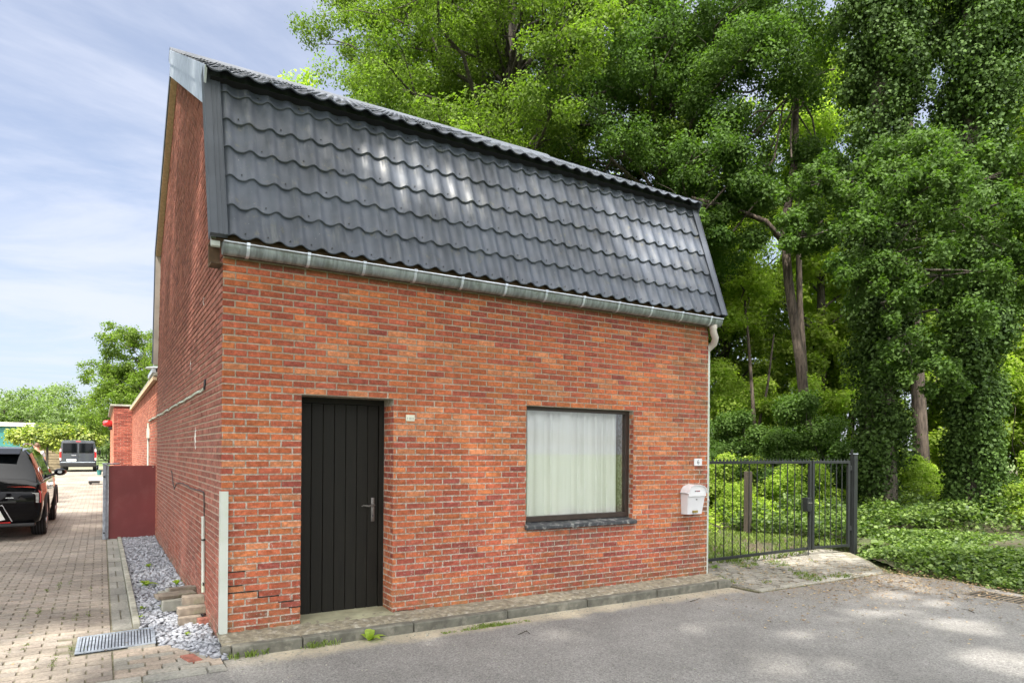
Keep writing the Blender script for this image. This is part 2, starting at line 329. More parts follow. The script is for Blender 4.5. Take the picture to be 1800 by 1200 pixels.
# ------------------------------------------------------------------ the setting
g = MB(); g.box((-400, -400, -1.2), (400, 500, -.06), 'lawn'); g.build('ground', kind='structure')
a = MB()
def fx(x): return x
pts = [(-60, -9.5), (7.5, -9.5), (7.9, -7), (8.35, -4), (8.45, -2.4), (8.62, -1.6), (8.5, -.83), (5.75, -.82), (5.72, -.30), (-.04, -.33), (-.04, -.62), (-.6, -.70), (-60, -2.5)]
a.prism(pts, 'z', -.2, -.022, 'asphalt'); a.build('road', kind='structure')
# forest floor
fl = MB(); n = 60; rows = []
for i in range(n + 1):
    row = []
    for j in range(n + 1):
        x = 5.75 + 60 * (j / n) ** 1.6; y = -8 + 75 * (i / n) ** 1.4
        if y < .9 and x < 9.9: z = -.3
        else: z = .02 + .06 * math.sin(x * 1.3 + y) + .05 * math.sin(y * 2.1 - x * .7) + min(.35, .05 * max(0, x - 9))
        row.append((x, y, z))
    rows.append(row)
fl.sheet(rows, 'soil'); fl.build('forest_floor', smooth=True, kind='structure')
def zdr(y):
    t = min(1, max(0, (y - 20) / 14)); return .13 * t * t * (3 - 2 * t)
def paver_field(mb, x0, x1, y0, y1, w, d, cols, mat, clip=None, gap=.006, z0=0, jz=.0012, seed=1):
    rnd = random.Random(seed); r = 0; y = y0
    while y < y1 - .02:
        x = x0 - (w / 2 if r % 2 else 0) - rnd.uniform(0, .004)
        while x < x1:
            a_, b_ = max(x, x0) + gap / 2, min(x + w, x1) - gap / 2
            if b_ - a_ > .03 and (clip is None or clip((a_ + b_) / 2, y + d / 2)):
                z = z0 + zdr(y) + rnd.uniform(-jz, jz) * 1.5; c = cols[rnd.randrange(len(cols))]; k = rnd.uniform(.9, 1.1); c = tuple(q * k for q in c)
                e = .005; y2 = y + gap / 2; y3 = y + d - gap / 2; tl = rnd.uniform(-jz, jz); t2 = rnd.uniform(-jz, jz); lo = z - .02
                mb.add([(a_, y2, lo), (b_, y2, lo), (b_, y3, lo), (a_, y3, lo), (a_ + e, y2 + e, z + tl), (b_ - e, y2 + e, z + t2), (b_ - e, y3 - e, z + t2), (a_ + e, y3 - e, z + tl)],
                       [(4, 5, 6, 7), (0, 1, 5, 4), (1, 2, 6, 5), (2, 3, 7, 6), (3, 0, 4, 7)], mat, c)
            x += w
        y += d; r += 1
PC = [(.255, .22, .18), (.245, .21, .172), (.265, .228, .188), (.24, .21, .178), (.25, .212, .178), (.228, .20, .168)]
dw = MB()
rows = [[(x, y, zdr(y) - .012) for x in (-9, -.56)] for y in [-.72] + list(range(0, 62))]
dw.sheet(rows, 'joint')
GR = [(-1.02, .76), (-.44, .84), (-.46, .27), (-1.03, .23)]
def inpoly(x, y, P):
    c = False; j = len(P) - 1
    for i in range(len(P)):
        if (P[i][1] > y) != (P[j][1] > y) and x < (P[j][0] - P[i][0]) * (y - P[i][1]) / (P[j][1] - P[i][1]) + P[i][0]: c = not c
        j = i
    return c
vis = lambda x, y: x > -2.6 - .17 * (y + 6) and not inpoly(x, y, [(-1.06, .80), (-.40, .88), (-.42, .25), (-1.06, .19)])
paver_field(dw, -9, -.775, -.58, 45, .212, .108, PC, 'paver', vis, seed=3)
# grey soldier row next to the edging, near piece to the kerb
GC = [(.25, .245, .215), (.22, .215, .19), (.28, .27, .235)]
paver_field(dw, -.77, -.60, .92, 45, .17, .42, GC, 'paver', None, seed=4)
paver_field(dw, -.775, -.05, -.58, .27, .212, .108, [(.29, .24, .19), (.25, .235, .20), (.30, .25, .20)], 'paver', lambda x, y: y < .24 - (x + .5) * 1.25 and vis(x, y), seed=5)
paver_field(dw, -9, -.05, -.72, -.58, .42, .125, GC, 'paver', lambda x, y: x > -6, z0=.002, seed=6)
dw.sheet([[(x, y, zdr(y) - .013) for x in (-.57, .02)] for y in (8.12, 12, 19.3)], 'joint'); paver_field(dw, -.60, .0, 8.12, 19.3, .2, .108, PC, 'paver', None, seed=12)
dw.sheet([[(x, y, zdr(y) - .013) for x in (-.57, 3)] for y in range(28, 61)], 'joint')
dw.build('driveway_paving', kind='structure')
ed = MB(); y = .93; rnd = random.Random(5)
while y < 8.0:
    y2 = min(8.0, y + .99); ed.box((-.60, y, -.1), (-.545, y2 - .008, .035 + rnd.uniform(-.006, .006)), 'concrete', bev=.006); y = y2
ed.build('gravel_edging', kind='structure')
# gate paving
gp = MB(); rnd = random.Random(8)
gp.prism([(5.78, -.82), (8.42, -.84), (9.2, -.1), (9.75, .55), (9.7, 1.2), (5.78, 1.2)], 'z', -.1, -.010, 'joint')
paver_field(gp, 5.80, 9.7, -.70, .95, .212, .108, [(.23, .215, .18), (.20, .185, .155), (.255, .235, .20)], 'paver_grey', lambda x, y: x < 8.45 + (y + .8) * .82, gap=.010, jz=.005, seed=9)
paver_field(gp, 5.80, 8.40, -.82, -.70, .42, .12, [(.30, .285, .24)], 'paver_grey', None, seed=10)
gp.build('gate_paving', kind='structure')
# kerb with rough concrete behind it
k = MB(); x = .03; first = True
k.box((-.05, -.405, -.15), (.028, -.315, .062), 'concrete_dark', bev=.02)
while x < 5.76:
    x2 = min(5.76, x + (.55 if first else .99)); first = False
    k.box((x + .004, -.41 + rnd.uniform(-.006, .006), -.15), (x2 - .004, -.315, .064 + rnd.uniform(-.004, .004)), 'concrete_dark', bev=.012); x = x2
k.build('kerb', kind='structure')
lg = MB(); rows = []
for i in range(161):
    x = -.03 + 5.80 * i / 160; row = []
    for j, yy in enumerate((-.316, -.26, -.20, -.14, -.09, -.04, .03)):
        row.append((x, yy, .060 + .004 * j + rnd.uniform(-.006, .007) - (.010 if j == 0 else 0)))
    rows.append(row)
lg.sheet(rows, 'rough_concrete'); lg.build('wall_footing_strip', kind='structure')

# ------------------------------------------------------------------ bricks
def bricks(mb, org, U, Nn, length, z0, nc, ph, w, holes, mat, pal, seed, top=None, proud=.006, start=0, gap=.0102, jit=.0015, first_half=0, endclip=None):
    """bricks laid on plane org + u*U + z; Nn outward.  holes: (u0,u1,z0,z1).  top(z)->(umin,umax) or None"""
    rnd = random.Random(seed); U = Vector(U); Nn = Vector(Nn); O = Vector(org)
    row_bias = 0
    for c in range(nc):
        zb = z0 + c * ph + gap / 2; zt = z0 + (c + 1) * ph - gap / 2
        lo, hi = (0, length) if top is None else top(zt)
        if hi - lo < .05: continue
        row_bias = row_bias * .75 + rnd.gauss(0, .10)
        u = -(w / 2 if (c + first_half) % 2 else 0) + rnd.uniform(-.006, .006)
        while u < length:
            a, b = u + gap / 2, u + w - gap / 2 + rnd.uniform(-.003, .003); u += w
            segs = [(max(a, lo), min(b, hi))]
            for h in holes:
                if zt > h[2] + .01 and zb < h[3] - .01:
                    ns = []
                    for s0, s1 in segs:
                        if s1 <= h[0] or s0 >= h[1]: ns.append((s0, s1)); continue
                        if s0 < h[0]: ns.append((s0, h[0]))
                        if s1 > h[1]: ns.append((h[1], s1))
                    segs = ns
            for s0, s1 in segs:
                if s1 - s0 < .018: continue
                q = rnd.gauss(.52, .25) + row_bias + .10 * math.sin(u * 1.1 + c * .13)
                p = pal[min(len(pal) - 1, max(0, int(q * len(pal))))]; kk = rnd.uniform(.82, 1.18); col = tuple(x * kk for x in p)
                pr = proud + rnd.uniform(-.0015, .0025); e = .0025; j = lambda: rnd.uniform(-jit, jit)
                base = [(s0, zb), (s1, zb), (s1, zt), (s0, zt)]; topv = [(s0 + e + j(), zb + e + j()), (s1 - e + j(), zb + e + j()), (s1 - e + j(), zt - e + j()), (s0 + e + j(), zt - e + j())]
                v = [O + U * x - Nn * .004 + Vector((0, 0, z)) for x, z in base] + [O + U * x + Nn * (pr + j() * .6) + Vector((0, 0, z)) for x, z in topv]
                mb.add(v, [(4, 5, 6, 7), (0, 1, 5, 4), (1, 2, 6, 5), (2, 3, 7, 6), (3, 0, 4, 7)], mat, col)
PAL = [(.29, .070, .050), (.33, .080, .050), (.35, .087, .050), (.38, .097, .052), (.41, .108, .054), (.43, .117, .052), (.455, .127, .052), (.475, .142, .056), (.50, .160, .060), (.52, .195, .088)]
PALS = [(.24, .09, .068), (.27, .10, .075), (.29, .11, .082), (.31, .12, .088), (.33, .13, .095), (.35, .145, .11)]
LX = 5.77; PH = .0587; BW = .1945; NC = 55
DOOR = (.655, 1.52, 0, 2.113); WIN = (3.02, 4.525, .83, 2.113)
house = empty('brick_house', (0, 0, 0), label='small red brick house with steep dark tiled roof, black door and curtained window', cat='house')
EZ = 3.27
GAB = [(0, EZ), (.12, 3.42), (.60, 5.02), (3.95, 6.80), (7.00, 4.93), (7.45, 3.25), (7.62, 3.1)]   # (Y, z) gable outline under the roof
def gab_range(z):
    if z <= EZ: return (0, 7.62)
    lo = hi = None
    for (y0, z0), (y1, z1) in zip(GAB[:3], GAB[1:4]):
        if z0 <= z <= z1: lo = y0 + (y1 - y0) * (z - z0) / (z1 - z0)
    for (y0, z0), (y1, z1) in zip(GAB[3:], GAB[4:]):
        if z1 <= z <= z0: hi = y0 + (y1 - y0) * (z - z0) / (z1 - z0)
    return (lo, hi) if lo is not None and hi is not None else (0, 0)
w = MB()
# mortar backing of the front wall (solid 0.28 m thick, real openings)
T = .28
for x0, x1, z0, z1 in [(.003, DOOR[0], -.1, EZ), (DOOR[0], DOOR[1], DOOR[3], EZ), (DOOR[1], WIN[0], -.1, EZ), (WIN[0], WIN[1], -.1, WIN[2]), (WIN[0], WIN[1], WIN[3], EZ), (WIN[1], LX, -.1, EZ)]:
    w.box((x0, 0, z0), (x1, T, z1), 'mortar')
w.box((DOOR[0], T - .01, -.1), (DOOR[1], T + .05, .03), 'mortar')
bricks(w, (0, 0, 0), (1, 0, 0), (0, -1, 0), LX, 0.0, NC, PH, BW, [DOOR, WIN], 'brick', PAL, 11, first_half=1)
# door jamb returns and window jamb
def jamb(x, nx, z0, z1, d, seed):
    c0 = int(z0 / PH); c1 = int(z1 / PH)
    bricks(w, (x, -.002, z0), (0, 1, 0), (nx, 0, 0), d, 0, int((z1 - z0) / PH), PH, BW / 2 if d < .15 else .138, [], 'brick', PAL, seed, proud=.003)
jamb(DOOR[1], -1, .06, DOOR[3], .24, 5); jamb(DOOR[0], 1, .06, DOOR[3], .24, 6); jamb(WIN[1], -1, WIN[2] + .01, WIN[3], .07, 7); jamb(WIN[0], 1, WIN[2] + .01, WIN[3], .07, 8)
w.build('front_wall', house)
s = MB()
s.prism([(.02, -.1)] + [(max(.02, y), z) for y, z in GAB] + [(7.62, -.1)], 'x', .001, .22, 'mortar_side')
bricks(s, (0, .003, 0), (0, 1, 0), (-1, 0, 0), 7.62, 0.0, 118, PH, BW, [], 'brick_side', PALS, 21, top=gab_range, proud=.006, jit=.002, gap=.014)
s.build('gable_wall', house)
r_ = MB(); r_.prism([(.28, -.1)] + [(max(.28, y), z) for y, z in GAB[2:]] + [(7.62, -.1)], 'x', LX - .22, LX - .001, 'mortar_side'); r_.box((.22, 7.4, -.1), (LX - .22, 7.6, 3.3), 'mortar_side')
r_.build('rear_wall', house)
ic = MB(); ic.box((.3, .29, 2.45), (LX - .3, 7.3, 2.5), 'render'); ic.box((.3, 2.6, 0), (LX - .3, 2.65, 2.45), 'render'); ic.box((.25, .3, 0.0), (LX - .25, 2.6, .03), 'render'); ic.build('interior', house)
# crack stepping down the bottom left of the wall
P_ = PH
for path in [[(.06, 7 * P_), (.30, 7 * P_), (.30, 6 * P_), (.47, 6 * P_), (.47, 5 * P_), (.60, 5 * P_)], [(.06, 10 * P_), (.19, 10 * P_)], [(.06, 8 * P_), (.17, 8 * P_)], [(.56, 4 * P_), (.655, 4 * P_)], [(1.54, 2 * P_ - .03), (1.98, 2 * P_ - .028)], [(.06, 1 * P_), (.34, 1 * P_)]]:
    cr = MB()
    for (xa, za), (xb, zb) in zip(path, path[1:]):
        if abs(xa - xb) > .001: cr.box((xa - .003, -.0066, za - .0035), (xb + .003, .001, za + .0035), 'crack')
        else: cr.box((xa - .003, -.0067, min(za, zb)), (xa + .003, .001, max(za, zb)), 'crack')
    cr.build('crack', house)
# ------------------------------------------------------------------ door
d = empty('door', (0, 0, 0)); d.parent = house
DY = .25; f = MB()
f.box((DOOR[0] - .0, DY, .05), (DOOR[0] + .05, DY + .07, 2.115), 'door'); f.box((DOOR[1] - .05, DY, .05), (DOOR[1], DY + .07, 2.115), 'door'); f.box((DOOR[0] + .05, DY, 2.06), (DOOR[1] - .05, DY + .07, 2.115), 'door')
f.build('door_frame', d)
pl = MB(); x0 = DOOR[0] + .052; x1 = DOOR[1] - .052; npk = 7
for i in range(npk):
    a_ = x0 + (x1 - x0) * i / npk; b_ = x0 + (x1 - x0) * (i + 1) / npk
    pl.prism([(a_ + .002, DY + .045), (a_ + .0015, DY + .024), (a_ + .005, DY + .019), (b_ - .005, DY + .019), (b_ - .0015, DY + .024), (b_ - .002, DY + .045)], 'z', .085, 2.057, 'door')
pl.box((x0, DY + .046, .085), (x1, DY + .06, 2.057), 'door'); pl.build('door_leaf', d)
h = MB(); hx = x1 - .055
h.box((hx - .017, DY + .008, .93), (hx + .017, DY + .018, 1.16), 'steel', bev=.003); h.tube([(hx, DY + .012, 1.09), (hx, DY - .035, 1.09), (hx - .02, DY - .045, 1.09), (hx - .06, DY - .045, 1.083), (hx - .11, DY - .045, 1.092), (hx - .13, DY - .043, 1.083)], [.010, .009, .009, .008, .007, .005], 8, 'steel')
h.box((hx - .005, DY + .004, .975), (hx + .005, DY + .009, .995), 'ink'); h.build('door_handle', d, smooth='auto')
th = MB(); th.prism([(.045, 0), (-.07, 0), (-.07, .082), (DY + .06, .096), (DY + .06, 0)], 'x', DOOR[0] + .002, DOOR[1] - .002, 'green_concrete'); th.build('threshold', d)
# ------------------------------------------------------------------ window
wn = empty('window', (0, 0, 0)); wn.parent = house
WY = .075; X0, X1, Z0, Z1 = WIN; f = MB(); fw_ = .055
f.box((X0, WY, Z0 + .03), (X0 + fw_, WY + .06, Z1), 'brown_frame'); f.box((X1 - fw_, WY, Z0 + .03), (X1, WY + .06, Z1), 'brown_frame'); f.box((X0 + fw_, WY, Z1 - .04), (X1 - fw_, WY + .06, Z1), 'brown_frame'); f.box((X0 + fw_, WY, Z0 + .03), (X1 - fw_, WY + .06, Z0 + .03 + fw_), 'brown_frame')
f.build('window_frame', wn)
q = MB(); q.box((X0 + fw_, WY + .022, Z0 + .03 + fw_), (X1 - fw_, WY + .028, Z1 - .04), 'glass'); q.build('window_pane', wn)
si = MB(); rows = []; rnd = random.Random(2)
prof = [(.135, Z0 - .02), (-.055, Z0 - .045), (-.062, Z0 - .035), (-.062, Z0 - .008), (-.055, Z0), (.135, Z0 + .029)]
for i in range(41):
    x = X0 - .015 + (X1 - X0 + .03) * i / 40; rows.append([(x, y + (rnd.uniform(-.003, .003)), z + rnd.uniform(-.003, .002)) for y, z in prof])
si.sheet(rows, 'stone_sill'); si.add([*rows[0]], [range(5, -1, -1)], 'stone_sill'); si.add([*rows[-1]], [range(6)], 'stone_sill'); si.build('window_sill', wn)
cu = MB(); rows = []; NXC = 520; cx0 = X0 + .0; cx1 = X1 - .085
rnd = random.Random(12); ph = [0]
for i in range(NXC): ph.append(ph[-1] + (1 + .5 * math.sin(i * .047) + .35 * math.sin(i * .013 + 2)) * .13)
for z in [Z0 + .05 + .0, Z0 + .3, Z0 + .8, Z1 + .05]:
    row = []
    for i in range(NXC + 1):
        u = i / NXC; s_ = math.sin(ph[i]); a_ = .030 * (abs(s_) ** .6 * (1 if s_ > 0 else -1)) + .006 * math.sin(ph[i] * .27 + z)
        row.append((cx0 + (cx1 - cx0) * u + .006 * math.cos(ph[i] * 2), .215 + a_, z))
    rows.append(row)
cu.sheet(rows, 'curtain'); cu.build('curtain', wn, smooth=True)
hm = MB(); hm.sheet([[(x, y - .003, z) for x, y, z in rows[0]], [(x, y - .003, z + .045) for x, y, z in rows[0]]], 'curtain'); hm.build('curtain_hem', wn, smooth=True)
# ------------------------------------------------------------------ roof
roof = empty('roof', (0, 0, 0)); roof.parent = house
WL = .182; RX0, RX1 = -.085, 5.93
def wave(x):
    c = (math.cos(2 * math.pi * (x - .061) / WL) + 1) / 2; return .027 * c ** 1.5
def tile_slope(mb, P0, P1, rows_n, x0, x1, first=None, mat='tile', step=.022):
    """P0 lower edge (y,z), P1 upper edge (y,z); outward normal to the upper-left of travel"""
    P0 = Vector(P0); P1 = Vector(P1); D = P1 - P0; Ln = D.length; D.normalize(); Nv = Vector((-D.y, D.x)); 
    if Nv.y < 0: Nv = -Nv
    nx = int((x1 - x0) / WL * 12); xs = [x0 + (x1 - x0) * i / nx for i in range(nx + 1)]
    cuts = [0]
    st = Ln / rows_n if first is None else (Ln - first) / (rows_n - 1)
    for i in range(rows_n): cuts.append(min(Ln, cuts[-1] + st))
    def row(s, off, sh=.75): return [tuple((x, *(P0 + D * (s + sh * wave(x)) + Nv * (off + wave(x)))[:])) for x in xs]
    R_ = []
    for i in range(rows_n):
        a_, b_ = cuts[i], cuts[i + 1]
        R_.append(row(a_ + .004, step - .014)); R_.append(row(a_ - .002, step - .003)); R_.append(row(a_ + .004, step + .002)); R_.append(row(a_ + (b_ - a_) * .35, step * .72, .3)); R_.append(row(b_, .002, .3))
    mb.sheet(R_, mat)
    return cuts
LOW = ((-.115, 3.355), (.47, 5.03)); UP = ((.29, 4.90), (4.0, 6.90))
t1 = MB(); tile_slope(t1, LOW[0], LOW[1], 6, RX0, RX1); t1.build('lower_slope_tiles', roof, smooth='auto')
t2 = MB(); tile_slope(t2, UP[0], UP[1], 12, RX0 - .02, RX1); t2.build('upper_slope_tiles', roof, smooth='auto')
# rear slopes + deck under the tiles
t3 = MB()
RE = [(4.0, 6.90), (7.10, 5.00), (7.62, 3.15)]
t3.prism([RE[0], RE[1], RE[2], (RE[2][0] - .07, RE[2][1]), (RE[1][0] - .08, RE[1][1] - .04), (RE[0][0], RE[0][1] - .06)], 'x', RX0, RX1, 'tile'); t3.build('rear_slope', roof)
t4 = MB(); o = .035
t4.prism([(LOW[0][0] + .02, LOW[0][1] - .012), (LOW[1][0] + .0, LOW[1][1] - .03), (LOW[1][0] + .07, LOW[1][1] - .03), (LOW[0][0] + .12, LOW[0][1] - .012)], 'x', RX0 + .02, RX1 - .02, 'dark_wood')
t4.prism([(UP[0][0] + .01, UP[0][1] - .03), (4.0, 6.88), (4.0, 6.78), (UP[0][0] + .1, UP[0][1] - .045)], 'x', RX0 + .02, RX1 - .02, 'plastic_black'); t4.build('roof_deck', roof)
# screw heads on the tiles
sc = MB(); rnd = random.Random(4); P0 = Vector(LOW[0]); D = (Vector(LOW[1]) - P0); Ln = D.length; D.normalize(); Nv = Vector((-D.y, D.x)); Nv = -Nv if Nv.y < 0 else Nv
for rw in range(6):
    for k_ in range(16 if rw else 31):
        x = RX0 + .055 + .14 + WL * (k_ * (2 if rw else 1) + (rw % 2)) + WL * .25
        if x > RX1 - .1: continue
        p = P0 + D * (Ln / 6 * rw + .055) + Nv * .023; sc.tube([(x, p.x, p.y), (x, p.x + Nv.x * .006, p.y + Nv.y * .006)], .006, 6, 'plastic_black')
sc.build('roof_screws', roof)
rc = MB(); pr = [(3.86, 6.86), (3.88, 6.90), (3.97, 6.965), (4.03, 6.965), (4.12, 6.90), (4.14, 6.86)]
rc.prism(pr, 'x', RX0 - .03, RX1 + .02, 'trim_metal'); rc.build('ridge_cap', roof)
# verge trims
def strip_yz(mb, A, B, wdt, x0, x1, mat, up=.05):
    """board along A->B (y,z) hanging down wdt, raised up"""
    A = Vector(A); B = Vector(B); D = (B - A).normalized(); Nv = Vector((-D.y, D.x)); Nv = -Nv if Nv.y < 0 else Nv
    mb.prism([A + Nv * up, B + Nv * up, B - Nv * wdt, A - Nv * wdt], 'x', x0, x1, mat)
vt = MB(); strip_yz(vt, LOW[0], (LOW[1][0] - .02, LOW[1][1] - .06), .0, RX0 - .03, RX0 + .10, 'trim_metal', up=.052)
strip_yz(vt, LOW[0], (LOW[1][0] - .02, LOW[1][1] - .06), .06, RX0 - .035, RX0 - .028, 'trim_metal', up=.055)
for xx in (RX0 + .028, RX0 + .062, RX0 + .094): strip_yz(vt, LOW[0], (LOW[1][0] - .02, LOW[1][1] - .06), -.05, xx, xx + .006, 'trim_metal', up=.058)
vt.build('verge_trim', roof)
vt = MB(); strip_yz(vt, LOW[0], (LOW[1][0] - .02, LOW[1][1] - .06), .10, RX1 + .0, RX1 + .008, 'trim_metal', up=.06); strip_yz(vt, LOW[0], (LOW[1][0] - .02, LOW[1][1] - .06), -.045, RX1 - .09, RX1, 'trim_metal', up=.055)
strip_yz(vt, UP[0], UP[1], .08, RX1, RX1 + .01, 'trim_metal', up=.05); vt.build('verge_trim', roof)
wt = MB(); strip_yz(wt, (LOW[0][0] + .03, LOW[0][1] - .07), (LOW[1][0] + .05, LOW[1][1] - .1), .012, RX0 - .02, RX0 + .05, 'white_pvc', up=.012); wt.build('white_edge_strip', roof)
mc = MB(); A = Vector(UP[0]); B = Vector((3.98, 6.885)); npn = 9
for i in range(npn):
    a_ = A.lerp(B, i / npn); b_ = A.lerp(B, (i + .985) / npn)
    strip_yz(mc, a_, b_, .27, RX0 - .022, RX0 - .014 + .001 * (i % 2), 'zinc_light', up=.02)
    strip_yz(mc, a_, b_, .12, RX0 - .034, RX0 - .023 - .001 * (i % 2), 'zinc_light', up=.04)
mc.build('gable_flashing', roof)
tb = MB(); strip_yz(tb, (4.0, 6.80), (7.0, 4.94), .02, RX0 + .004, -.004, 'tan_wood', up=.0); tb.build('barge_board', roof)
tb = MB(); strip_yz(tb, (7.00, 4.92), (7.52, 3.12), .02, RX0 + .004, -.004, 'pale_board', up=.0); tb.build('barge_board', roof, label='pale painted lower barge board')
tb = MB(); strip_yz(tb, (4.0, 6.90), (7.10, 5.00), .06, RX0 - .008, RX0 + .0, 'trim_metal', up=.05); strip_yz(tb, (7.10, 5.02), (7.64, 3.15), .03, RX0 - .008, RX0, 'trim_metal', up=.04); tb.build('rear_verge_trim', roof)
# eaves: fascia, boxed end, gutter, brackets, downpipe
ev = MB(); ev.box((0, -.03, 3.235), (LX + .1, -.005, 3.345), 'dark_wood'); ev.box((0, .02, 3.24), (LX + .1, .16, 3.34), 'dark_wood')
ev.box((-.098, .11, 3.17), (-.012, .14, 3.34), 'dark_wood'); ev.box((-.10, -.085, 3.335), (-.004, .13, 3.348), 'dark_wood'); ev.box((-.098, -.06, 3.155), (-.010, .13, 3.168), 'dark_wood'); ev.build('fascia', roof)
gut = empty('gutter', (0, 0, 0)); gut.parent = house
gb = MB(); R_ = []; gy, gz, gr = -.105, 3.305, .068
for x in [-.02 + 5.87 * i / 24 for i in range(25)]:
    row = [(x, gy - gr - .012, gz + .012), (x, gy - gr - .016, gz + .004), (x, gy - gr - .006, gz - .002)]
    for k_ in range(13):
        a_ = math.pi + math.pi * k_ / 12; row.append((x, gy + gr * math.cos(a_), gz + gr * 1.25 * math.sin(a_)))
    row.append((x, gy + gr, gz + .03)); R_.append(row)
gb.sheet(R_, 'zinc'); gb.sheet([[(p[0], p[1] * .985 - .0016, p[2] + .003) for p in r] for r in R_], 'zinc')
for x in (-.02, 5.85): gb.add([(x, p[1], p[2]) for p in R_[0][1:]], [range(len(R_[0]) - 1)], 'zinc')
gb.tube([(-.02, gy - gr - .006, gz + .008), (5.85, gy - gr - .006, gz + .008)], .009, 8, 'zinc_light'); gb.build('trough', gut, smooth='auto')
for i in range(12):
    x = .17 + .497 * i; b = MB(); R_ = []
    for xx in (x - .013, x + .013):
        R_.append([(xx, gy + (gr + .005) * math.cos(math.pi + math.pi * k_ / 12), gz + (gr + .005) * 1.24 * math.sin(math.pi + math.pi * k_ / 12)) for k_ in range(13)])
    b.sheet(R_, 'zinc_light'); b.box((x - .015, gy - gr - .02, gz - .004), (x + .015, gy - gr + .012, gz + .022), 'zinc_light', bev=.003); b.box((x - .013, gy - gr, gz + .014), (x + .013, gy + gr, gz + .018), 'zinc_light'); b.build('gutter_bracket', gut)
dp = empty('downpipe', (0, 0, 0)); dp.parent = house
b = MB(); b.tube([(5.745, gy, 3.23), (5.75, gy, 3.15), (5.80, gy + .01, 3.08), (5.835, -.04, 3.02), (5.825, .02, 2.98), (5.81, .05, 2.95)], .043, 12, 'pale_board'); b.tube([(5.745, gy, 3.24), (5.75, gy, 3.19)], .05, 12, 'pale_board'); b.build('pipe_bend', dp, smooth='auto', label='pale weathered pipe bend')
b = MB(); b.tube([(5.812, .05, 3.0), (5.812, .05, 1.2), (5.80, .05, .02)], .036, 12, 'white_pvc'); b.tube([(5.812, .05, 3.0), (5.812, .05, 2.93)], .042, 12, 'white_pvc')
for z in (2.2, 1.0): b.tube([(5.81, .05, z), (5.81, .05, z + .03)], .041, 12, 'white_pvc')
b.build('pipe', dp, smooth='auto')
# corner guard strip
b = MB(); b.prism([(-.012, -.030), (.052, -.030), (.052, -.018), (-.004, -.018), (-.004, .03), (-.012, .03)], 'z', -.02, 1.27, 'white_pvc'); b.build('corner_guard', house)
# conduit and cable on the gable
b = MB(); b.tube([(-.022, .93, .26), (-.022, .95, .60), (-.022, .97, .98)], .016, 8, 'white_pvc'); b.tube([(-.018, .93, .34), (-.03, .93, .34)], .02, 6, 'plastic_black')
for z in (.33, .75): b.tube([(-.022, .945, z), (-.022, .945, z + .015)], .0185, 8, 'plastic_black')
b.build('conduit', house, smooth='auto')
b = MB(); p = [(-.014, .97, .98), (-.014, .98, 1.10), (-.014, 1.0, 1.20)]; rnd = random.Random(6); y = 1.05
p += [(-.014, y + i * .28, 1.20 + rnd.uniform(-.012, .012)) for i in range(9)]; p += [(-.02, 3.7, 1.17), (-.03, 3.9, 1.09), (-.02, 4.25, 1.19), (-.015, 4.5, 1.32)]
b.tube(p, .0055, 6, 'plastic_black'); b.build('cable', house)
b = MB(); p = [(-.014, 1.02 + i * .27, 2.20 + rnd.uniform(-.014, .014)) for i in range(34)]; b.tube(p, .014, 6, 'white_pvc'); b.tube([(-.016, 1.02, 2.20), (-.016, .98, 2.24), (-.014, .97, 2.29)], .010, 6, 'ink'); b.build('conduit', house, label='thin white conduit running level along the gable')
b = MB(); b.tube([(-.02, 10.0, 2.16), (-.02, 10.0, 1.0)], .02, 6, 'white_pvc'); b.box((-.05, 9.9, 1.85), (-.002, 10.05, 2.05), 'cream_plate'); b.build('conduit', house)
for y, z0, z1, rr in ((1.78, 1.62, 1.86, .012), (2.3, 2.52, 2.62, .007), (1.2, 3.04, 3.12, .006)):
    b = MB(); b.tube([(-.004, y, z0), (-.004, y + .01, (z0 + z1) / 2), (-.004, y, z1)], [rr * .4, rr, rr * .3], 6, 'plate_white'); b.build('mortar_smear', house)
# house number plates
def textmesh(name, body, size, loc, rot, mat, parent, ext=.001, align='CENTER'):
    c = bpy.data.curves.new(name, 'FONT'); c.body = body; c.size = size; c.extrude = ext; c.align_x = align; c.align_y = 'CENTER'; c.materials.append(M[mat]); c.resolution_u = 6
    o = bpy.data.objects.new(name, c); COL.objects.link(o); dg = bpy.context.evaluated_depsgraph_get(); me = bpy.data.meshes.new_from_object(o.evaluated_get(dg)); bpy.data.objects.remove(o)
    o = put(name, me, parent); o.location = loc; o.rotation_euler = rot; return o
pn = empty('number_plate', (5.59, -.012, 1.505)); pn.parent = house; pn['label'] = 'white number plate reading 6'
b = MB(); b.box((-.068, -.006, -.045), (.068, .004, .045), 'white_enamel', bev=.002); b.build('plate', pn); textmesh('numeral', '6', .08, (0, -.0075, 0), (R(90), 0, 0), 'ink', pn)
pn = empty('door_plate', (1.685, -.012, 1.937)); pn.parent = house; pn['label'] = 'small cream plate beside the door'
b = MB(); b.box((-.045, -.006, -.03), (.045, .004, .03), 'cream_plate', bev=.002); b.build('plate', pn)
b = MB()
for x in (-.032, -.012, -.002, .012, .026): b.box((x, -.0075, -.018), (x + .006, -.005, .006), 'faint_ink')
b.build('faded_lettering', pn)
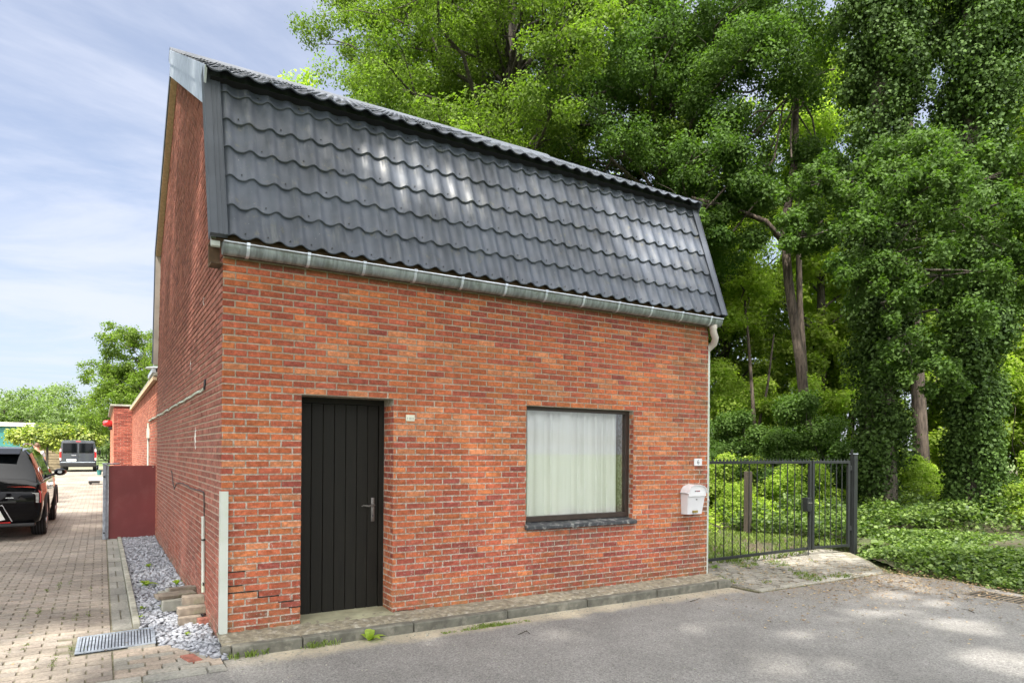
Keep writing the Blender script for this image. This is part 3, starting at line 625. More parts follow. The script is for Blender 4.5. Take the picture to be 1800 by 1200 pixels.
# ------------------------------------------------------------------ mailbox
mbx = empty('mailbox', (5.455, -.006, .86), label='white metal mailbox with arched lid on the right end of the brick front', cat='mailbox')
b = MB(); b.add([(-.145, 0, 0), (.145, 0, 0), (.155, 0, .27), (-.155, 0, .27), (-.125, -.085, 0), (.125, -.085, 0), (.15, -.125, .27), (-.15, -.125, .27)], [(0, 1, 2, 3), (4, 7, 6, 5), (0, 4, 5, 1), (0, 3, 7, 4), (1, 5, 6, 2), (3, 2, 6, 7)], 'white_enamel'); b.build('body', mbx)
def arch(wd, hh, n=14): return [(wd * math.cos(math.pi * i / n), hh * math.sin(math.pi * i / n) ** .8) for i in range(n + 1)]
b = MB(); A = [(x, z) for x, z in arch(.150, .092)]
b.add([(x, -.132, .27 + z) for x, z in A], [range(len(A))], 'white_enamel'); b.box((-.150, -.135, .225), (.150, -.127, .272), 'white_enamel'); b.build('front_flap', mbx)
b = MB(); A = [(.185, -.004), (.16, -.002)] + arch(.152, .098)[1:-1] + [(-.16, -.002), (-.185, -.004)]; rows = [[(x, y, .272 + z) for x, z in A] for y in (-.148, 0)]; b.sheet(rows, 'white_enamel'); b.sheet([[(x, y, .264 + z) for x, z in A] for y in (-.148, 0)], 'white_enamel'); b.sheet([[(x, -.148, .264 + z) for x, z in A], [(x, -.148, .272 + z) for x, z in A]], 'white_enamel'); b.build('arched_lid', mbx, smooth='auto')
b = MB(); b.box((-.045, -.111, .02), (.035, -.0915, .048), 'brass', bev=.002); b.build('name_holder', mbx); b = MB(); b.tube([(0, -.108, .185), (0, -.124, .185)], .007, 8, 'steel'); b.build('lock', mbx)
b = MB()
for i, (x, m_) in enumerate(((-.045, 'ink'), (-.034, 'ink'), (-.022, 'red_ink'), (-.008, 'ink'), (.004, 'red_ink'), (.018, 'ink'), (.030, 'red_ink'))): b.box((x, -.1345, .282), (x + .008, -.131, .298 - .004 * (i % 2)), m_)
b.build('lettering', mbx)
# ------------------------------------------------------------------ gravel strip
def rock_proto(rnd, n=1):
    bm = bmesh.new(); bmesh.ops.create_icosphere(bm, subdivisions=1, radius=1)
    sx_, sy_, sz_ = rnd.uniform(.8, 1.4), rnd.uniform(.6, 1), rnd.uniform(.3, .55)
    for v in bm.verts: v.co = Vector((v.co.x * sx_ * rnd.uniform(.8, 1.15), v.co.y * sy_ * rnd.uniform(.8, 1.15), v.co.z * sz_ * rnd.uniform(.75, 1.15)))
    vs = np.array([v.co[:] for v in bm.verts]); fs = np.array([[v.index for v in f.verts] for f in bm.faces]); bm.free(); return vs, fs
def np_mesh(name, V, F, mats, smooth=False, tint=None, k=4):
    me = bpy.data.meshes.new(name); me.vertices.add(len(V)); me.vertices.foreach_set('co', V.astype(np.float32).ravel())
    F = np.asarray(F); me.loops.add(F.size); me.loops.foreach_set('vertex_index', F.astype(np.int32).ravel())
    me.polygons.add(len(F)); me.polygons.foreach_set('loop_start', np.arange(0, F.size, F.shape[1], dtype=np.int32))
    try: me.polygons.foreach_set('loop_total', np.full(len(F), F.shape[1], dtype=np.int32))
    except Exception: pass
    for m in mats: me.materials.append(M[m] if isinstance(m, str) else m)
    if tint is not None:
        at = me.attributes.new('tint', 'FLOAT', 'FACE'); at.data.foreach_set('value', tint.astype(np.float32))
    if smooth: me.polygons.foreach_set('use_smooth', np.ones(len(F), dtype=bool))
    me.update(calc_edges=True); return me
rg = np.random.default_rng(5)
def scatter_rocks(name, pts, size, seed, mat, **k):
    rnd = random.Random(seed); protos = [rock_proto(rnd) for _ in range(14)]; V = []; F = []; b = 0
    for (x, y, z) in pts:
        vs, fs = protos[rnd.randrange(14)]; e = np.array(Euler((rnd.uniform(-.45, .45), rnd.uniform(-.45, .45), rnd.uniform(0, 6.3))).to_matrix())
        s_ = size * rnd.choice((.45, .6, .8, .9, 1.0, 1.2, 1.45)); V.append((vs * s_) @ e.T + np.array((x, y, z))); F.append(fs + b); b += len(vs)
    return put(name, np_mesh(name, np.vstack(V), np.vstack(F), [mat]), None, **k)
gb_ = MB(); gb_.sheet([[(x, y, -.03) for x in (-.56, .0)] for y in (-.46, 2, 8.1)], 'joint'); gb_.build('gravel_bed', kind='structure')
pts = []; rnd = random.Random(3)
def ingravel(x, y):
    if y > .93: return -.55 < x < -.01
    if y > .25: return (x > -.435 + (y - .25) * -.0) and x < -.01
    return x > -.42 + (.25 - y) * .50 and x < -.01 and y > -.42
for layer, n in ((0, 3600), (1, 5200), (2, 2600)):
    i = 0
    while i < n:
        x, y = rnd.uniform(-.56, 0), -.44 + 8.5 * rnd.random() ** 1.25
        if ingravel(x, y): pts.append((x, y, -.022 + layer * .016 + rnd.uniform(-.005, .006) + max(0, .02 * (x + .3)))); i += 1
scatter_rocks('slate_gravel', pts, .024, 4, 'slate', label='grey slate pebbles filling the strip along the gable', cat='gravel', kind='stuff')
# ------------------------------------------------------------------ floor grate
gr_ = empty('floor_grate', (-.735, .525, 0), label='rectangular galvanised floor grate with raised ribs in the driveway paving', cat='grate')
P4 = [Vector((-1.02, .76, 0)), Vector((-.44, .84, 0)), Vector((-.46, .27, 0)), Vector((-1.03, .23, 0))]; o_ = Vector((-.735, .525, 0)); P4 = [p - o_ for p in P4]
b = MB(); b.prism([(p.x, p.y) for p in P4[::-1]], 'z', -.04, -.010, 'plastic_black')
for i in range(4):
    A, B = P4[i], P4[(i + 1) % 4]; D = (B - A).normalized(); Q = Vector((-D.y, D.x, 0)); Q = -Q if Q.dot(-A) < 0 else Q
    q = [A, B, B + Q * .018, A + Q * .018]; b.prism([(p.x, p.y) for p in q], 'z', .0, .009 + .0004 * i, 'galv')
b.build('grate_frame', gr_)
b = MB()
for i in range(1, 24):
    u = i / 24; A = P4[0].lerp(P4[1], u); B = P4[3].lerp(P4[2], u); A, B = A.lerp(B, .045), B.lerp(A, .045); D = Vector((.0078, 0, 0))
    b.prism([(A - D)[:2], (B - D)[:2], (B + D)[:2], (A + D)[:2]], 'z', -.010, .006, 'galv')
b.build('ribs', gr_, kind='stuff')
# ------------------------------------------------------------------ slabs and bricks stacked at the foot of the gable
def slab(cx, cy, cz, lx, ly, lz, rz, rx, mat, label, name='concrete_slab', cat='slab', group='slabs stacked against the gable'):
    b = MB(); b.box((-lx / 2, -ly / 2, 0), (lx / 2, ly / 2, lz), mat, bev=.006)
    rnd = random.Random(int(cx * 1000 + cy * 77)); b.v = [(x + rnd.uniform(-.002, .002), y + rnd.uniform(-.002, .002), z + rnd.uniform(-.002, .002)) for x, y, z in b.v]
    o = b.build(name, label=label, cat=cat, group=group); o.location = (cx, cy, cz); o.rotation_euler = (R(rx), 0, R(rz)); return o
slab(-.175, 1.42, .02, .33, .15, .105, 3, 0, 'concrete', 'thick grey slab standing on edge in the middle of the stack by the conduit')
slab(-.21, 1.52, .13, .36, .17, .035, 12, 3, 'slab', 'flat brown slab lying across the thick grey slab, second layer')
slab(-.13, 1.66, .145, .25, .09, .05, 2, 0, 'slab', 'narrow grey slab topmost at the front of the far stack')
slab(-.14, 1.80, .125, .26, .10, .045, 14, -4, 'concrete', 'greenish grey slab behind the topmost narrow one')
slab(-.22, 1.92, .07, .22, .12, .05, 20, 0, 'concrete', 'grey slab at the back of the far stack nearest the red panel')
slab(-.14, 1.70, .03, .30, .18, .09, 4, 0, 'slab', 'brown block under the narrow topmost slab of the far stack')
slab(-.095, 1.03, .145, .20, .12, .075, -4, 0, 'slab', 'greyish block on top of the near stack below the white conduit')
slab(-.115, .90, .075, .26, .11, .07, 4, 0, 'slab', 'long brown block in the middle of the near stack')
slab(-.15, .80, .0, .19, .10, .075, 3, 0, 'slab', 'brown block at the bottom of the near stack, half buried in pebbles')
slab(-.045, .70, .005, .10, .09, .065, 8, 0, 'slab_red', 'small dark red brick beside the foot of the near stack', 'red_brick', 'brick')
slab(-.255, -.33, -.018, .10, .21, .028, 12, 0, 'slab_red', 'single pink brick lying flat at the pebble tip by the road', 'red_brick', 'brick')
# ------------------------------------------------------------------ red panel with galvanised frame
rp = empty('painted_screen', (-.37, 8.05, 0), label='dark red painted board screen closing the gap beside the gable', cat='panel')
b = MB(); b.box((-.37, -.02, 0), (.375, .02, 1.315), 'red_paint', bev=.004); b.build('board', rp)
b = MB(); b.box((-.462, -.09, 0), (-.415, .30, 1.33), 'galv', bev=.004); b.box((-.415, -.055, 0), (-.372, -.02, 1.325), 'galv', bev=.003); b.build('steel_frame', rp)
b = MB(); b.prism([(-.47, -.10), (-.40, -.10), (-.20, .10), (-.20, .34), (-.47, .34)], 'z', 1.332, 1.352, 'galv'); b.build('cover_plate', rp)
for z in (.12, 1.12): b = MB(); b.tube([(-.44, -.092, z), (-.44, -.108, z)], .016, 8, 'plastic_black'); b.build('bolt', rp)
b = MB(); b.tube([(.33, -.021, 1.29), (.33, -.027, 1.29)], .010, 8, 'white_pvc'); b.build('screw', rp)
# ------------------------------------------------------------------ brick extension and return
ex = empty('brick_extension', (0, 7.62, 0), label='long low red brick outbuilding behind the house with pale coping', cat='outbuilding')
PALX = [(.40, .12, .075), (.46, .15, .09), (.36, .10, .065), (.50, .19, .12), (.42, .13, .08)]
b = MB(); b.box((.005, .0, -.1), (5.0, 11.75, 2.93), 'mortar_side'); bricks(b, (.005, .005, 0), (0, 1, 0), (-1, 0, 0), 11.7, 0, 49, PH * 1.01, BW, [], 'brick_side', PALX, 31, proud=.004); b.build('wall', ex)
b = MB(); b.box((-.07, -.0, 2.935), (.35, 11.68, 2.985), 'concrete', bev=.008); b.box((-.075, .02, 2.86), (-.01, 11.6, 2.93), 'tan_wood'); b.box((-.09, -.0, 2.99), (-.03, 1.3, 3.06), 'zinc_light'); b.build('coping', ex)
b = MB(); b.tube([(.25, 4.2, 2.9), (.25, 4.2, 3.42)], .11, 12, 'pale_board'); b.tube([(.25, 4.2, 3.42), (.25, 4.2, 3.50)], .05, 8, 'plastic_black'); b.tube([(.25, 4.2, 3.50), (.25, 4.2, 3.53), (.25, 4.2, 3.56)], [.26, .22, .03], 12, 'zinc'); b.build('chimney_flue', ex, smooth='auto')
ob = empty('brick_shed', (-.52, 19.37, 0), label='red brick shed end jutting into the driveway with slanting coping', cat='shed')
b = MB(); b.box((.006, .005, -.1), (3, 9, 3.0), 'mortar_side'); bricks(b, (.002, 0, 0), (1, 0, 0), (0, -1, 0), .53, 0, 51, PH, BW, [], 'brick_side', [(.30, .085, .06), (.22, .06, .045), (.36, .11, .075), (.26, .07, .05)], 33, proud=.004)
bricks(b, (0, .01, 0), (0, 1, 0), (-1, 0, 0), 8.9, 0, 51, PH, BW, [], 'brick_side', [(.50, .22, .14), (.46, .18, .11), (.54, .26, .17)], 34, proud=.004); b.build('wall', ob)  # driveway face: sunlit look put into a lighter brick palette
b = MB(); b.box((-.10, -.05, 3.0), (3, 9.05, 3.06), 'concrete', bev=.01); b.build('coping', ob)
al = empty('alarm_lamp', (-.52, 22.2, 2.52), label='red rounded lamp sticking out from the brick shed', cat='lamp')
b = MB(); b.tube([(0, 0, 0), (-.10, 0, 0), (-.24, 0, 0), (-.30, 0, 0)], [.10, .12, .12, .07], 12, 'red_lens'); b.build('lens', al, smooth='auto'); b = MB(); b.tube([(0, 0, -.16), (-.12, 0, -.16)], .07, 10, 'plastic_black'); b.build('bracket', al)
# ------------------------------------------------------------------ vehicles
def loft(mb, secs, mat, glass=None, gfaces=None):
    """secs: list of (y, [(x,z)...half profile from centre bottom to centre top])"""
    n = len(secs[0][1]); V = []; 
    for y, pr in secs:
        full = [(x, z) for x, z in pr] + [(-x, z) for x, z in pr[::-1][1:-1]]
        V += [(x, y, z) for x, z in full]
    m = 2 * n - 2; F = []; G = []
    for i in range(len(secs) - 1):
        for k_ in range(m):
            f = (i * m + k_, i * m + (k_ + 1) % m, (i + 1) * m + (k_ + 1) % m, (i + 1) * m + k_)
            kk = k_ if k_ < n - 1 else m - 1 - k_
            (G if gfaces and gfaces(i, kk) else F).append(f)
    F.append(list(range(m))[::-1]); F.append([(len(secs) - 1) * m + k_ for k_ in range(m)])
    mb.add(V, F, mat)
    if glass is not None and G: glass.add(V, G, 'carglass')
def wheel(par, x, y, z, r, wd, side, name='wheel'):
    wh = empty(name, (x, y, z)); wh.parent = par
    b = MB(); prof = [(-.5, .80), (-.48, .93), (-.40, .985), (-.2, 1), (.2, 1), (.40, .985), (.48, .93), (.5, .80), (.42, .66), (-.42, .66)]
    n = 32; rows = [[(p[0] * wd, r * p[1] * math.cos(2 * math.pi * i / n), r * p[1] * math.sin(2 * math.pi * i / n)) for p in prof + prof[:1]] for i in range(n + 1)]; b.sheet(rows, 'rubber')
    for q_ in (-.27, -.09, .09, .27):
        b.sheet([[((q_ + dx) * wd, r * rr * math.cos(2 * math.pi * i / n), r * rr * math.sin(2 * math.pi * i / n)) for dx, rr in ((-.03, 1.002), (.03, 1.002))] for i in range(n + 1)], 'ink')
    b.build('tyre', wh, smooth='auto')
    b = MB(); xo = side * wd * .40
    b.tube([(xo - side * .10, 0, 0), (xo - side * .04, 0, 0)], r * .66, 28, 'ink')
    for i in range(5):
        a = 2 * math.pi * i / 5; c, s_ = math.cos(a), math.sin(a); b.tube([(xo, c * .05, s_ * .05), (xo, c * r * .64, s_ * r * .64)], [.045, .03], 6, 'rim')
    b.tube([(xo - side * .02, 0, 0), (xo + side * .015, 0, 0)], .06, 12, 'rim')
    rows = [[(xo + side * dx, r * rr * math.cos(2 * math.pi * i / n), r * rr * math.sin(2 * math.pi * i / n)) for dx, rr in ((-.03, .62), (.02, .64), (.02, .68), (-.03, .68))] for i in range(n + 1)]; b.sheet(rows, 'rim'); b.build('rim', wh, smooth='auto')
    return wh
def bool_cut(o, cutters):
    for c in cutters:
        md = o.modifiers.new('cut', 'BOOLEAN'); md.operation = 'DIFFERENCE'; md.object = c; md.solver = 'EXACT'
    dg = bpy.context.evaluated_depsgraph_get(); me = bpy.data.meshes.new_from_object(o.evaluated_get(dg)); o.modifiers.clear(); o.data = me
    for c in cutters: bpy.data.objects.remove(c)
def cyl_obj(x0, x1, y, z, r):
    b = MB(); b.tube([(x0, y, z), (x1, y, z)], r, 36, 'plastic_black'); return b.build('cutter')
# black SUV: origin at the rear bumper, centre line, ground; facing +y
car = empty('parked_car', (-2.70, 8.45, 0), label='glossy black SUV parked on the driveway beside the brick house', cat='car')
def csec(y, w_, zb, zt, wr=None):
    belt = min(1.06, zt - .06); pr = [(0, zb), (.80 * w_, zb), (.955 * w_, zb + .07), (.985 * w_, .46 if zt > .8 else zb + .12), (w_, .62 if zt > .8 else zb + .2), (.995 * w_, min(.84, belt - .04)), (.972 * w_, belt - .015), (.945 * w_, belt)]
    g = .945 * w_ - .36 * max(0, zt - .10 - belt); pr += [(g if zt - belt > .12 else .90 * w_, max(belt + .01, zt - .10)), (g * .90 if zt - belt > .12 else .72 * w_, max(belt + .02, zt - .03)), (0, zt)]
    return (y, pr)
ST = [(0.0, .88, .40, .92), (.03, .945, .33, 1.02), (.06, .965, .30, 1.10), (.10, .975, .28, 1.16), (.24, .98, .27, 1.34), (.38, .985, .26, 1.58), (.46, .985, .25, 1.68), (.75, .99, .24, 1.71), (1.4, .99, .22, 1.745), (2.2, .99, .22, 1.755), (3.0, .99, .22, 1.72), (3.4, .99, .22, 1.62), (3.8, .985, .22, 1.36), (4.15, .98, .23, 1.12), (4.6, .96, .24, 1.03), (4.88, .92, .27, .94), (4.98, .84, .34, .82)]
# rear fender flare: widen around wheels
def flare(y): return .018 * (math.exp(-((y - .98) / .42) ** 2) + math.exp(-((y - 3.98) / .42) ** 2))
ys = []; S2 = []
for i in range(len(ST) - 1):
    a_, b_ = ST[i], ST[i + 1]; k_ = max(1, int((b_[0] - a_[0]) / .18))
    for j in range(k_): t_ = j / k_; S2.append(tuple(a_[q] + (b_[q] - a_[q]) * t_ for q in range(4)))
S2.append(ST[-1]); secs = [csec(y, w_ + flare(y), zb, zt) for y, w_, zb, zt in S2]
sy = [s_[0] for s_ in secs]
def isglass(i, k_):
    y = (sy[i] + sy[i + 1]) / 2
    if k_ == 7 and .52 < y < 3.75: return True
    if k_ in (8, 9) and (.09 < y < .43 or 3.25 < y < 4.1): return True
    return False
WR = .375
b = MB(); gl_ = MB(); loft(b, secs, 'carpaint'); body = b.build('body', None, smooth='auto'); loft(MB(), secs, 'carpaint', gl_, isglass)
bool_cut(body, [cyl_obj(sd * .60, sd * 1.2, y, WR, WR + .055) for sd in (-1, 1) for y in (.98, 3.98)]); body.parent = car
gl_.v = [(x * 1.006, y, z + .004) for x, y, z in gl_.v]
# fill glass openings with dark cavity-free panes (own part)
gl_.build('window_glass', car, smooth='auto')
for sd in (-1, 1):
    for y in (.98, 3.98):
        ar = MB(); n = 28; x_ = sd * 1.012
        ar.sheet([[(sd * xx, y + rr * math.cos(math.pi * i / n), WR + rr * math.sin(math.pi * i / n)) for xx, rr in ((.62, WR + .05), (1.012, WR + .05), (1.020, WR + .085), (.995, WR + .10))] for i in range(n + 1)], 'plastic_black'); ar.build('wheel_arch', car)
        wheel(car, sd * .875, y, WR, WR, .25, sd)
b = MB(); pass
for sd in (-1, 1):
    b = MB()
    b.tube([(sd * .958, .50, 1.09), (sd * .957, 1.6, 1.083), (sd * .955, 3.9, 1.08)], .007, 6, 'silver'); b.tube([(sd * .955, .47, 1.10), (sd * .90, .40, 1.26), (sd * .89, .44, 1.32), (sd * .89, .62, 1.34)], .008, 6, 'silver')
    b.build('chrome_line', car)
for sd in (-1, 1):
    for y in (1.28, 2.42): b = MB(); b.prism([(sd * .935, 1.08), (sd * .70, 1.64), (sd * .66, 1.64), (sd * .88, 1.08)], 'y', y - .035, y + .035, 'carpaint'); b.build('window_pillar', car)
for sd in (-1, 1):
    b = MB()
    b.tube([(sd * .62, .9, 1.765), (sd * .62, 1.1, 1.80), (sd * .62, 2.8, 1.80), (sd * .62, 3.0, 1.755)], .014, 6, 'silver'); b.build('roof_rail', car)
b = MB(); b.prism([(.24, 1.60), (.50, 1.70), (.80, 1.735), (.80, 1.70), (.45, 1.62)], 'x', -.62, .62, 'carpaint'); b.build('spoiler', car)
# rear face panels (rear at y<0.2)
b = MB(); b.add([(-.93, .115, .98), (.93, .115, .98), (.93, .165, 1.045), (-.93, .165, 1.045)], [(0, 1, 2, 3)], 'carpaint'); b.build('tailgate_lip', car)
for sd in (-1, 1):
    t_ = MB(); pts_ = [(.42, 1.0), (.80, 1.0), (.86, .985), (.965, .90), (.965, .70), (.94, .69), (.94, .875), (.85, .96), (.42, .98)]
    t_.prism([(sd * x, z) for x, z in pts_], 'y', .03, .17, 'red_lens')
    tl = t_.build('tail_light', car); 
    gd = MB()
    for i in range(8): gd.box((sd * .815, .004, .70 + i * .024), (sd * .93, .12, .711 + i * .024), 'white_lens')
    gd.build('light_grid', tl)
b = MB(); b.prism([(-.44, .62), (-.44, .40), (-.34, .38), (.34, .38), (.44, .40), (.34, .62)], 'y', -.022, .02, 'plate_white')
b.build('number_plate', car)
b = MB()
for z in (.425, .45, .475, .50): b.box((-.30, -.024, z), (.24, -.021, z + .006), 'faint_ink')
b.build('plate_marks', car)
b = MB(); b.tube([(-.52, -.012, .36), (-.40, -.012, .66), (.40, -.012, .66), (.54, -.012, .36)], .012, 6, 'silver'); b.build('plate_surround', car)
b = MB(); b.box((-.62, -.018, .335), (.52, .02, .355), 'red_lens'); b.build('reflector_strip', car)
b = MB(); b.box((-.88, -.03, .26), (.88, .12, .325), 'plastic_black', bev=.02); b.build('rear_skid_plate', car)
b = MB(); b.box((.44, -.006, .79), (.56, .03, .805), 'silver'); b.build('badge', car)
b = MB(); b.box((-.60, -.012, .70), (.60, .03, .735), 'plastic_black', bev=.008); b.build('bumper_step', car)
for sd in (-1, 1):
    mr = MB(); c0 = Vector((sd * 1.10, 3.32, 1.165)); n = 16
    prof = [(-.13, .35), (-.10, .75), (-.02, 1), (.08, .92), (.14, .6), (.16, .2)]
    rows = [[(c0.x + .115 * r_2 * (1.0 if math.cos(a) * sd > 0 else .85) * math.cos(a) * 1.15, c0.y + yy, c0.z + .085 * r_2 * math.sin(a)) for yy, r_2 in prof] for a in [2 * math.pi * i / n for i in range(n + 1)]]
    mr.sheet(rows, 'carpaint'); mr.add([r[0] for r in rows[:-1]], [range(n)], 'silver'); mr.add([r[-1] for r in rows[:-1]], [range(n)], 'carpaint'); mr.tube([(sd * .90, 3.36, 1.09), (sd * 1.03, 3.34, 1.13)], .026, 8, 'plastic_black'); mr.build('side_mirror', car, smooth='auto')
for y in (2.42, 1.42): b = MB(); b.box((.985, y, .88), (1.012, y + .2, .905), 'silver', bev=.006); b.build('door_handle', car)
car.scale = (.97, 1, .945)
# dark van, rear towards the camera
vy = 45.2; van = empty('parked_van', (-2.12, vy, zdr(vy)), rz=R(-1.5), label='dark grey delivery van seen from behind at the far end of the driveway', cat='van')
def vsec(y, w_, zb, zt, narrow=1): return (y, [(0, zb), (.9 * w_, zb), (w_, zb + .12), (w_, .7), (w_ * .995, 1.05), (w_ * .97, min(zt - .3, 1.35)), (w_ * .90 * narrow, zt - .10), (w_ * .80 * narrow, zt - .02), (0, zt)])
vs_ = [vsec(0, .985, .32, 1.98), (vsec(.06, 1.0, .30, 2.02)), vsec(1, 1.01, .28, 2.05), vsec(3.4, 1.01, .28, 2.05), vsec(3.9, 1.0, .28, 1.90), vsec(4.5, .98, .28, 1.38), vsec(5.1, .94, .3, 1.15), vsec(5.3, .85, .35, .85)]
b = MB(); loft(b, vs_, 'vanpaint'); b.build('body', van, smooth='auto')
for sd in (-1, 1):
    dr = empty('rear_door', (0, 0, 0)); dr.parent = van
    b = MB(); x0, x1 = (.012, .86) if sd > 0 else (-.86, -.012)
    b.box((x0, -.022, .62), (x1, .01, 1.90), 'vanpaint', bev=.012); b.build('door_panel', dr)
    b = MB(); b.box((x0 + sd * 0 + .05, -.030, 1.20), (x1 - .05, -.018, 1.80), 'carglass', bev=.004); b.build('pane', dr); b = MB(); b.box((x0 + .03, -.026, 1.17), (x1 - .03, -.0205, 1.83), 'plastic_black', bev=.002); b.build('window_frame', dr)
    b = MB(); b.prism([(sd * .90, .72), (sd * .98, .72), (sd * 1.0, 1.1), (sd * .97, 1.48), (sd * .90, 1.48)], 'y', -.02, .06, 'red_lens'); tl = b.build('tail_light', van)
    b = MB(); b.prism([(sd * .905, 1.28), (sd * .99, 1.28), (sd * .975, 1.46), (sd * .905, 1.46)], 'y', -.028, -.015, 'white_lens'); b.build('clear_lens', tl); b = MB(); b.prism([(sd * .905, .74), (sd * .985, .74), (sd * .99, .88), (sd * .905, .88)], 'y', -.028, -.015, 'white_lens'); b.build('clear_lens', tl)
    wheel(van, sd * .88, .95, .33, .33, .22, sd); wheel(van, sd * .88, 4.1, .33, .33, .22, sd)
    b = MB(); b.box((sd * 1.06 - .06, 3.9, 1.05), (sd * 1.06 + .06, 4.0, 1.38), 'plastic_black', bev=.02); b.build('side_mirror', van)
b = MB(); b.box((-.62, -.034, .68), (-.10, -.022, .80), 'plate_white'); b.build('number_plate', van); b = MB()
for i in range(6): b.box((-.56 + i * .075, -.037, .715), (-.515 + i * .075, -.033, .765), 'red_ink')
b.build('plate_marks', van)
b = MB(); b.box((-.95, -.10, .36), (.95, .06, .60), 'plastic_black', bev=.03); b.build('rear_bumper', van); b = MB(); b.box((-.93, -.105, .585), (.93, -.02, .62), 'galv', bev=.01); b.build('bumper_step', van)
b = MB(); b.box((-.13, -.03, 1.90), (.13, 0, 1.96), 'red_lens', bev=.01); b.build('brake_light', van); b = MB(); b.box((-.36, -.034, 1.02), (-.10, -.022, 1.06), 'silver', bev=.005); b.build('badge', van)
b = MB(); b.box((-.03, -.036, .95), (.09, -.02, 1.0), 'plastic_black', bev=.005); b.build('door_handle', van)
# ------------------------------------------------------------------ things at the far end of the driveway
fp = empty('wooden_fence', (-3.9, 49.0, .13), rz=R(8), label='weathered slatted wooden fence panel behind the van', cat='fence')
b = MB(); b.box((-1.15, .05, 0), (.75, .06, 1.35), 'dark_wood')
for i in range(7): b.box((-1.15, -.02 + .02 * (i % 2), .03 + i * .19), (.75, .0 + .02 * (i % 2), .20 + i * .19), 'fence_wood')
b.build('slats', fp)
for x in (-.28, .78): b = MB(); b.box((x - .05, -.06, 0), (x + .05, .04, 1.48), 'fence_wood', bev=.008); b.build('post', fp)
gs = empty('green_shed', (-9.3, 60, 0), label='low shed with teal green tarpaulin wall and pale roof edge', cat='shed')
b = MB(); rows = [[(-3.5 + 7.2 * i / 60, .06 * math.sin(i * .5 + z * 2) * (1 - z / 4), z) for i in range(61)] for z in (0, .6, 1.2, 1.8, 2.4, 3.0, 3.3)]; b.sheet(rows, 'teal'); b.box((-3.5, .12, 0), (3.7, 6, 3.3), 'teal'); b.build('tarpaulin_wall', gs, smooth=True)
b = MB(); b.box((-3.8, -.25, 3.3), (3.9, 6.2, 3.62), 'pale_board', bev=.03); b.build('roof', gs)
tr = empty('hand_trolley', (-.98, 28.0, zdr(28)), label='low pale trolley on the ground by the driveway edge', cat='trolley')
b = MB(); b.box((-.45, -.3, .16), (.5, .35, .30), 'plate_white', bev=.03); b.box((-.45, -.32, .06), (.1, -.2, .16), 'plastic_black', bev=.02); b.build('deck', tr); tr.scale = (.75, .75, 1.0)
for x in (-.35, .4): b = MB(); b.tube([(x, -.30, .08), (x, -.24, .08)], .08, 12, 'rubber'); b.build('wheel', tr)
sf = empty('side_fence', (-.62, 37.5, .13), rz=R(90), label='dark green metal fence beside the far brick corner', cat='fence')
b = MB()
for i in range(14): b.box((i * .14, -.01, .05), (i * .14 + .03, .01, 1.15), 'black_metal')
b.box((-.03, -.02, 1.1), (1.9, .02, 1.15), 'black_metal'); b.box((-.03, -.02, .1), (1.9, .02, .14), 'black_metal'); b.build('railing', sf)
bn = empty('green_bucket', (-.95, 38.6, .13), label='small turquoise bucket by the dark green fence', cat='bucket')
b = MB(); b.tube([(0, 0, 0), (0, 0, .38)], [.13, .18], 14, 'teal'); b.build('pail', bn); bn.scale = (.7, .7, .7)
# ------------------------------------------------------------------ gate
GZ0, GZ1 = .085, 1.51
def gate_leaf(name, a, b_, n, label, lockside=None, mid=None):
    a = Vector(a); b_ = Vector(b_); D = b_ - a; Ln = D.length; g_ = empty(name, (a.x, a.y, 0), rz=math.atan2(D.y, D.x), label=label, cat='gate', group='leaves of the black metal gate')
    f = MB(); f.box((0, -.02, GZ1 - .045), (Ln, .02, GZ1 - .003), 'black_metal', bev=.004); f.box((0, -.02, GZ0), (Ln, .02, GZ0 + .04), 'black_metal', bev=.004); f.box((0, -.022, GZ0 - .01), (.045, .022, GZ1), 'black_metal', bev=.004); f.box((Ln - .045, -.022, GZ0 - .01), (Ln, .022, GZ1), 'black_metal', bev=.004); f.build('gate_frame', g_)
    for i in range(n):
        x = .045 + (Ln - .09) * (i + 1) / (n + 1); q = MB(); q.tube([(x, 0, GZ0 + .038), (x, 0, GZ1 - .044)], .0085, 6, 'black_metal'); q.build('bar', g_)
    q = MB(); m_ = int(Ln / .075)
    for i in range(m_):
        x = .04 + (Ln - .08) * i / (m_ - 1); q.add([(x - .012, -.008, GZ1 - .003), (x + .012, -.008, GZ1 - .003), (x + .012, .008, GZ1 - .003), (x - .012, .008, GZ1 - .003), (x, 0, GZ1 + .038)], [(0, 1, 4), (1, 2, 4), (2, 3, 4), (3, 0, 4), (3, 2, 1, 0)], 'black_metal')
    q.build('spikes', g_, kind='stuff'); return g_
gA = gate_leaf('gate_leaf', (5.86, .62), (8.90, .70), 15, 'wide black metal gate leaf between the brick house and the lock')
gB = gate_leaf('gate_leaf', (8.935, .70), (9.79, .60), 5, 'narrow black metal gate leaf between the lock and the tall post')
q = MB(); q.box((2.90, -.05, .70), (3.01, .05, .92), 'black_metal', bev=.006); q.build('lock_box', gA); q = MB(); q.tube([(2.93, -.05, .84), (2.93, -.10, .84), (2.84, -.10, .84)], .008, 6, 'steel'); q.build('gate_handle', gA)
q = MB(); q.tube([(2.95, -.03, .30), (2.95, -.03, -.02)], .008, 6, 'black_metal'); q.build('drop_bolt', gA)
gp_ = empty('gate_post', (9.88, .58, 0), label='tall square black gate post at the right end of the gate', cat='post')
q = MB(); q.box((-.045, -.045, -.05), (.045, .045, 1.62), 'black_metal', bev=.005); q.box((-.06, -.02, -.05), (-.048, .02, 1.70), 'black_metal'); q.build('post', gp_)
q = MB(); q.box((-.05, -.05, 1.62), (.05, .05, 1.632), 'galv', bev=.003); q.build('post_cap', gp_); 
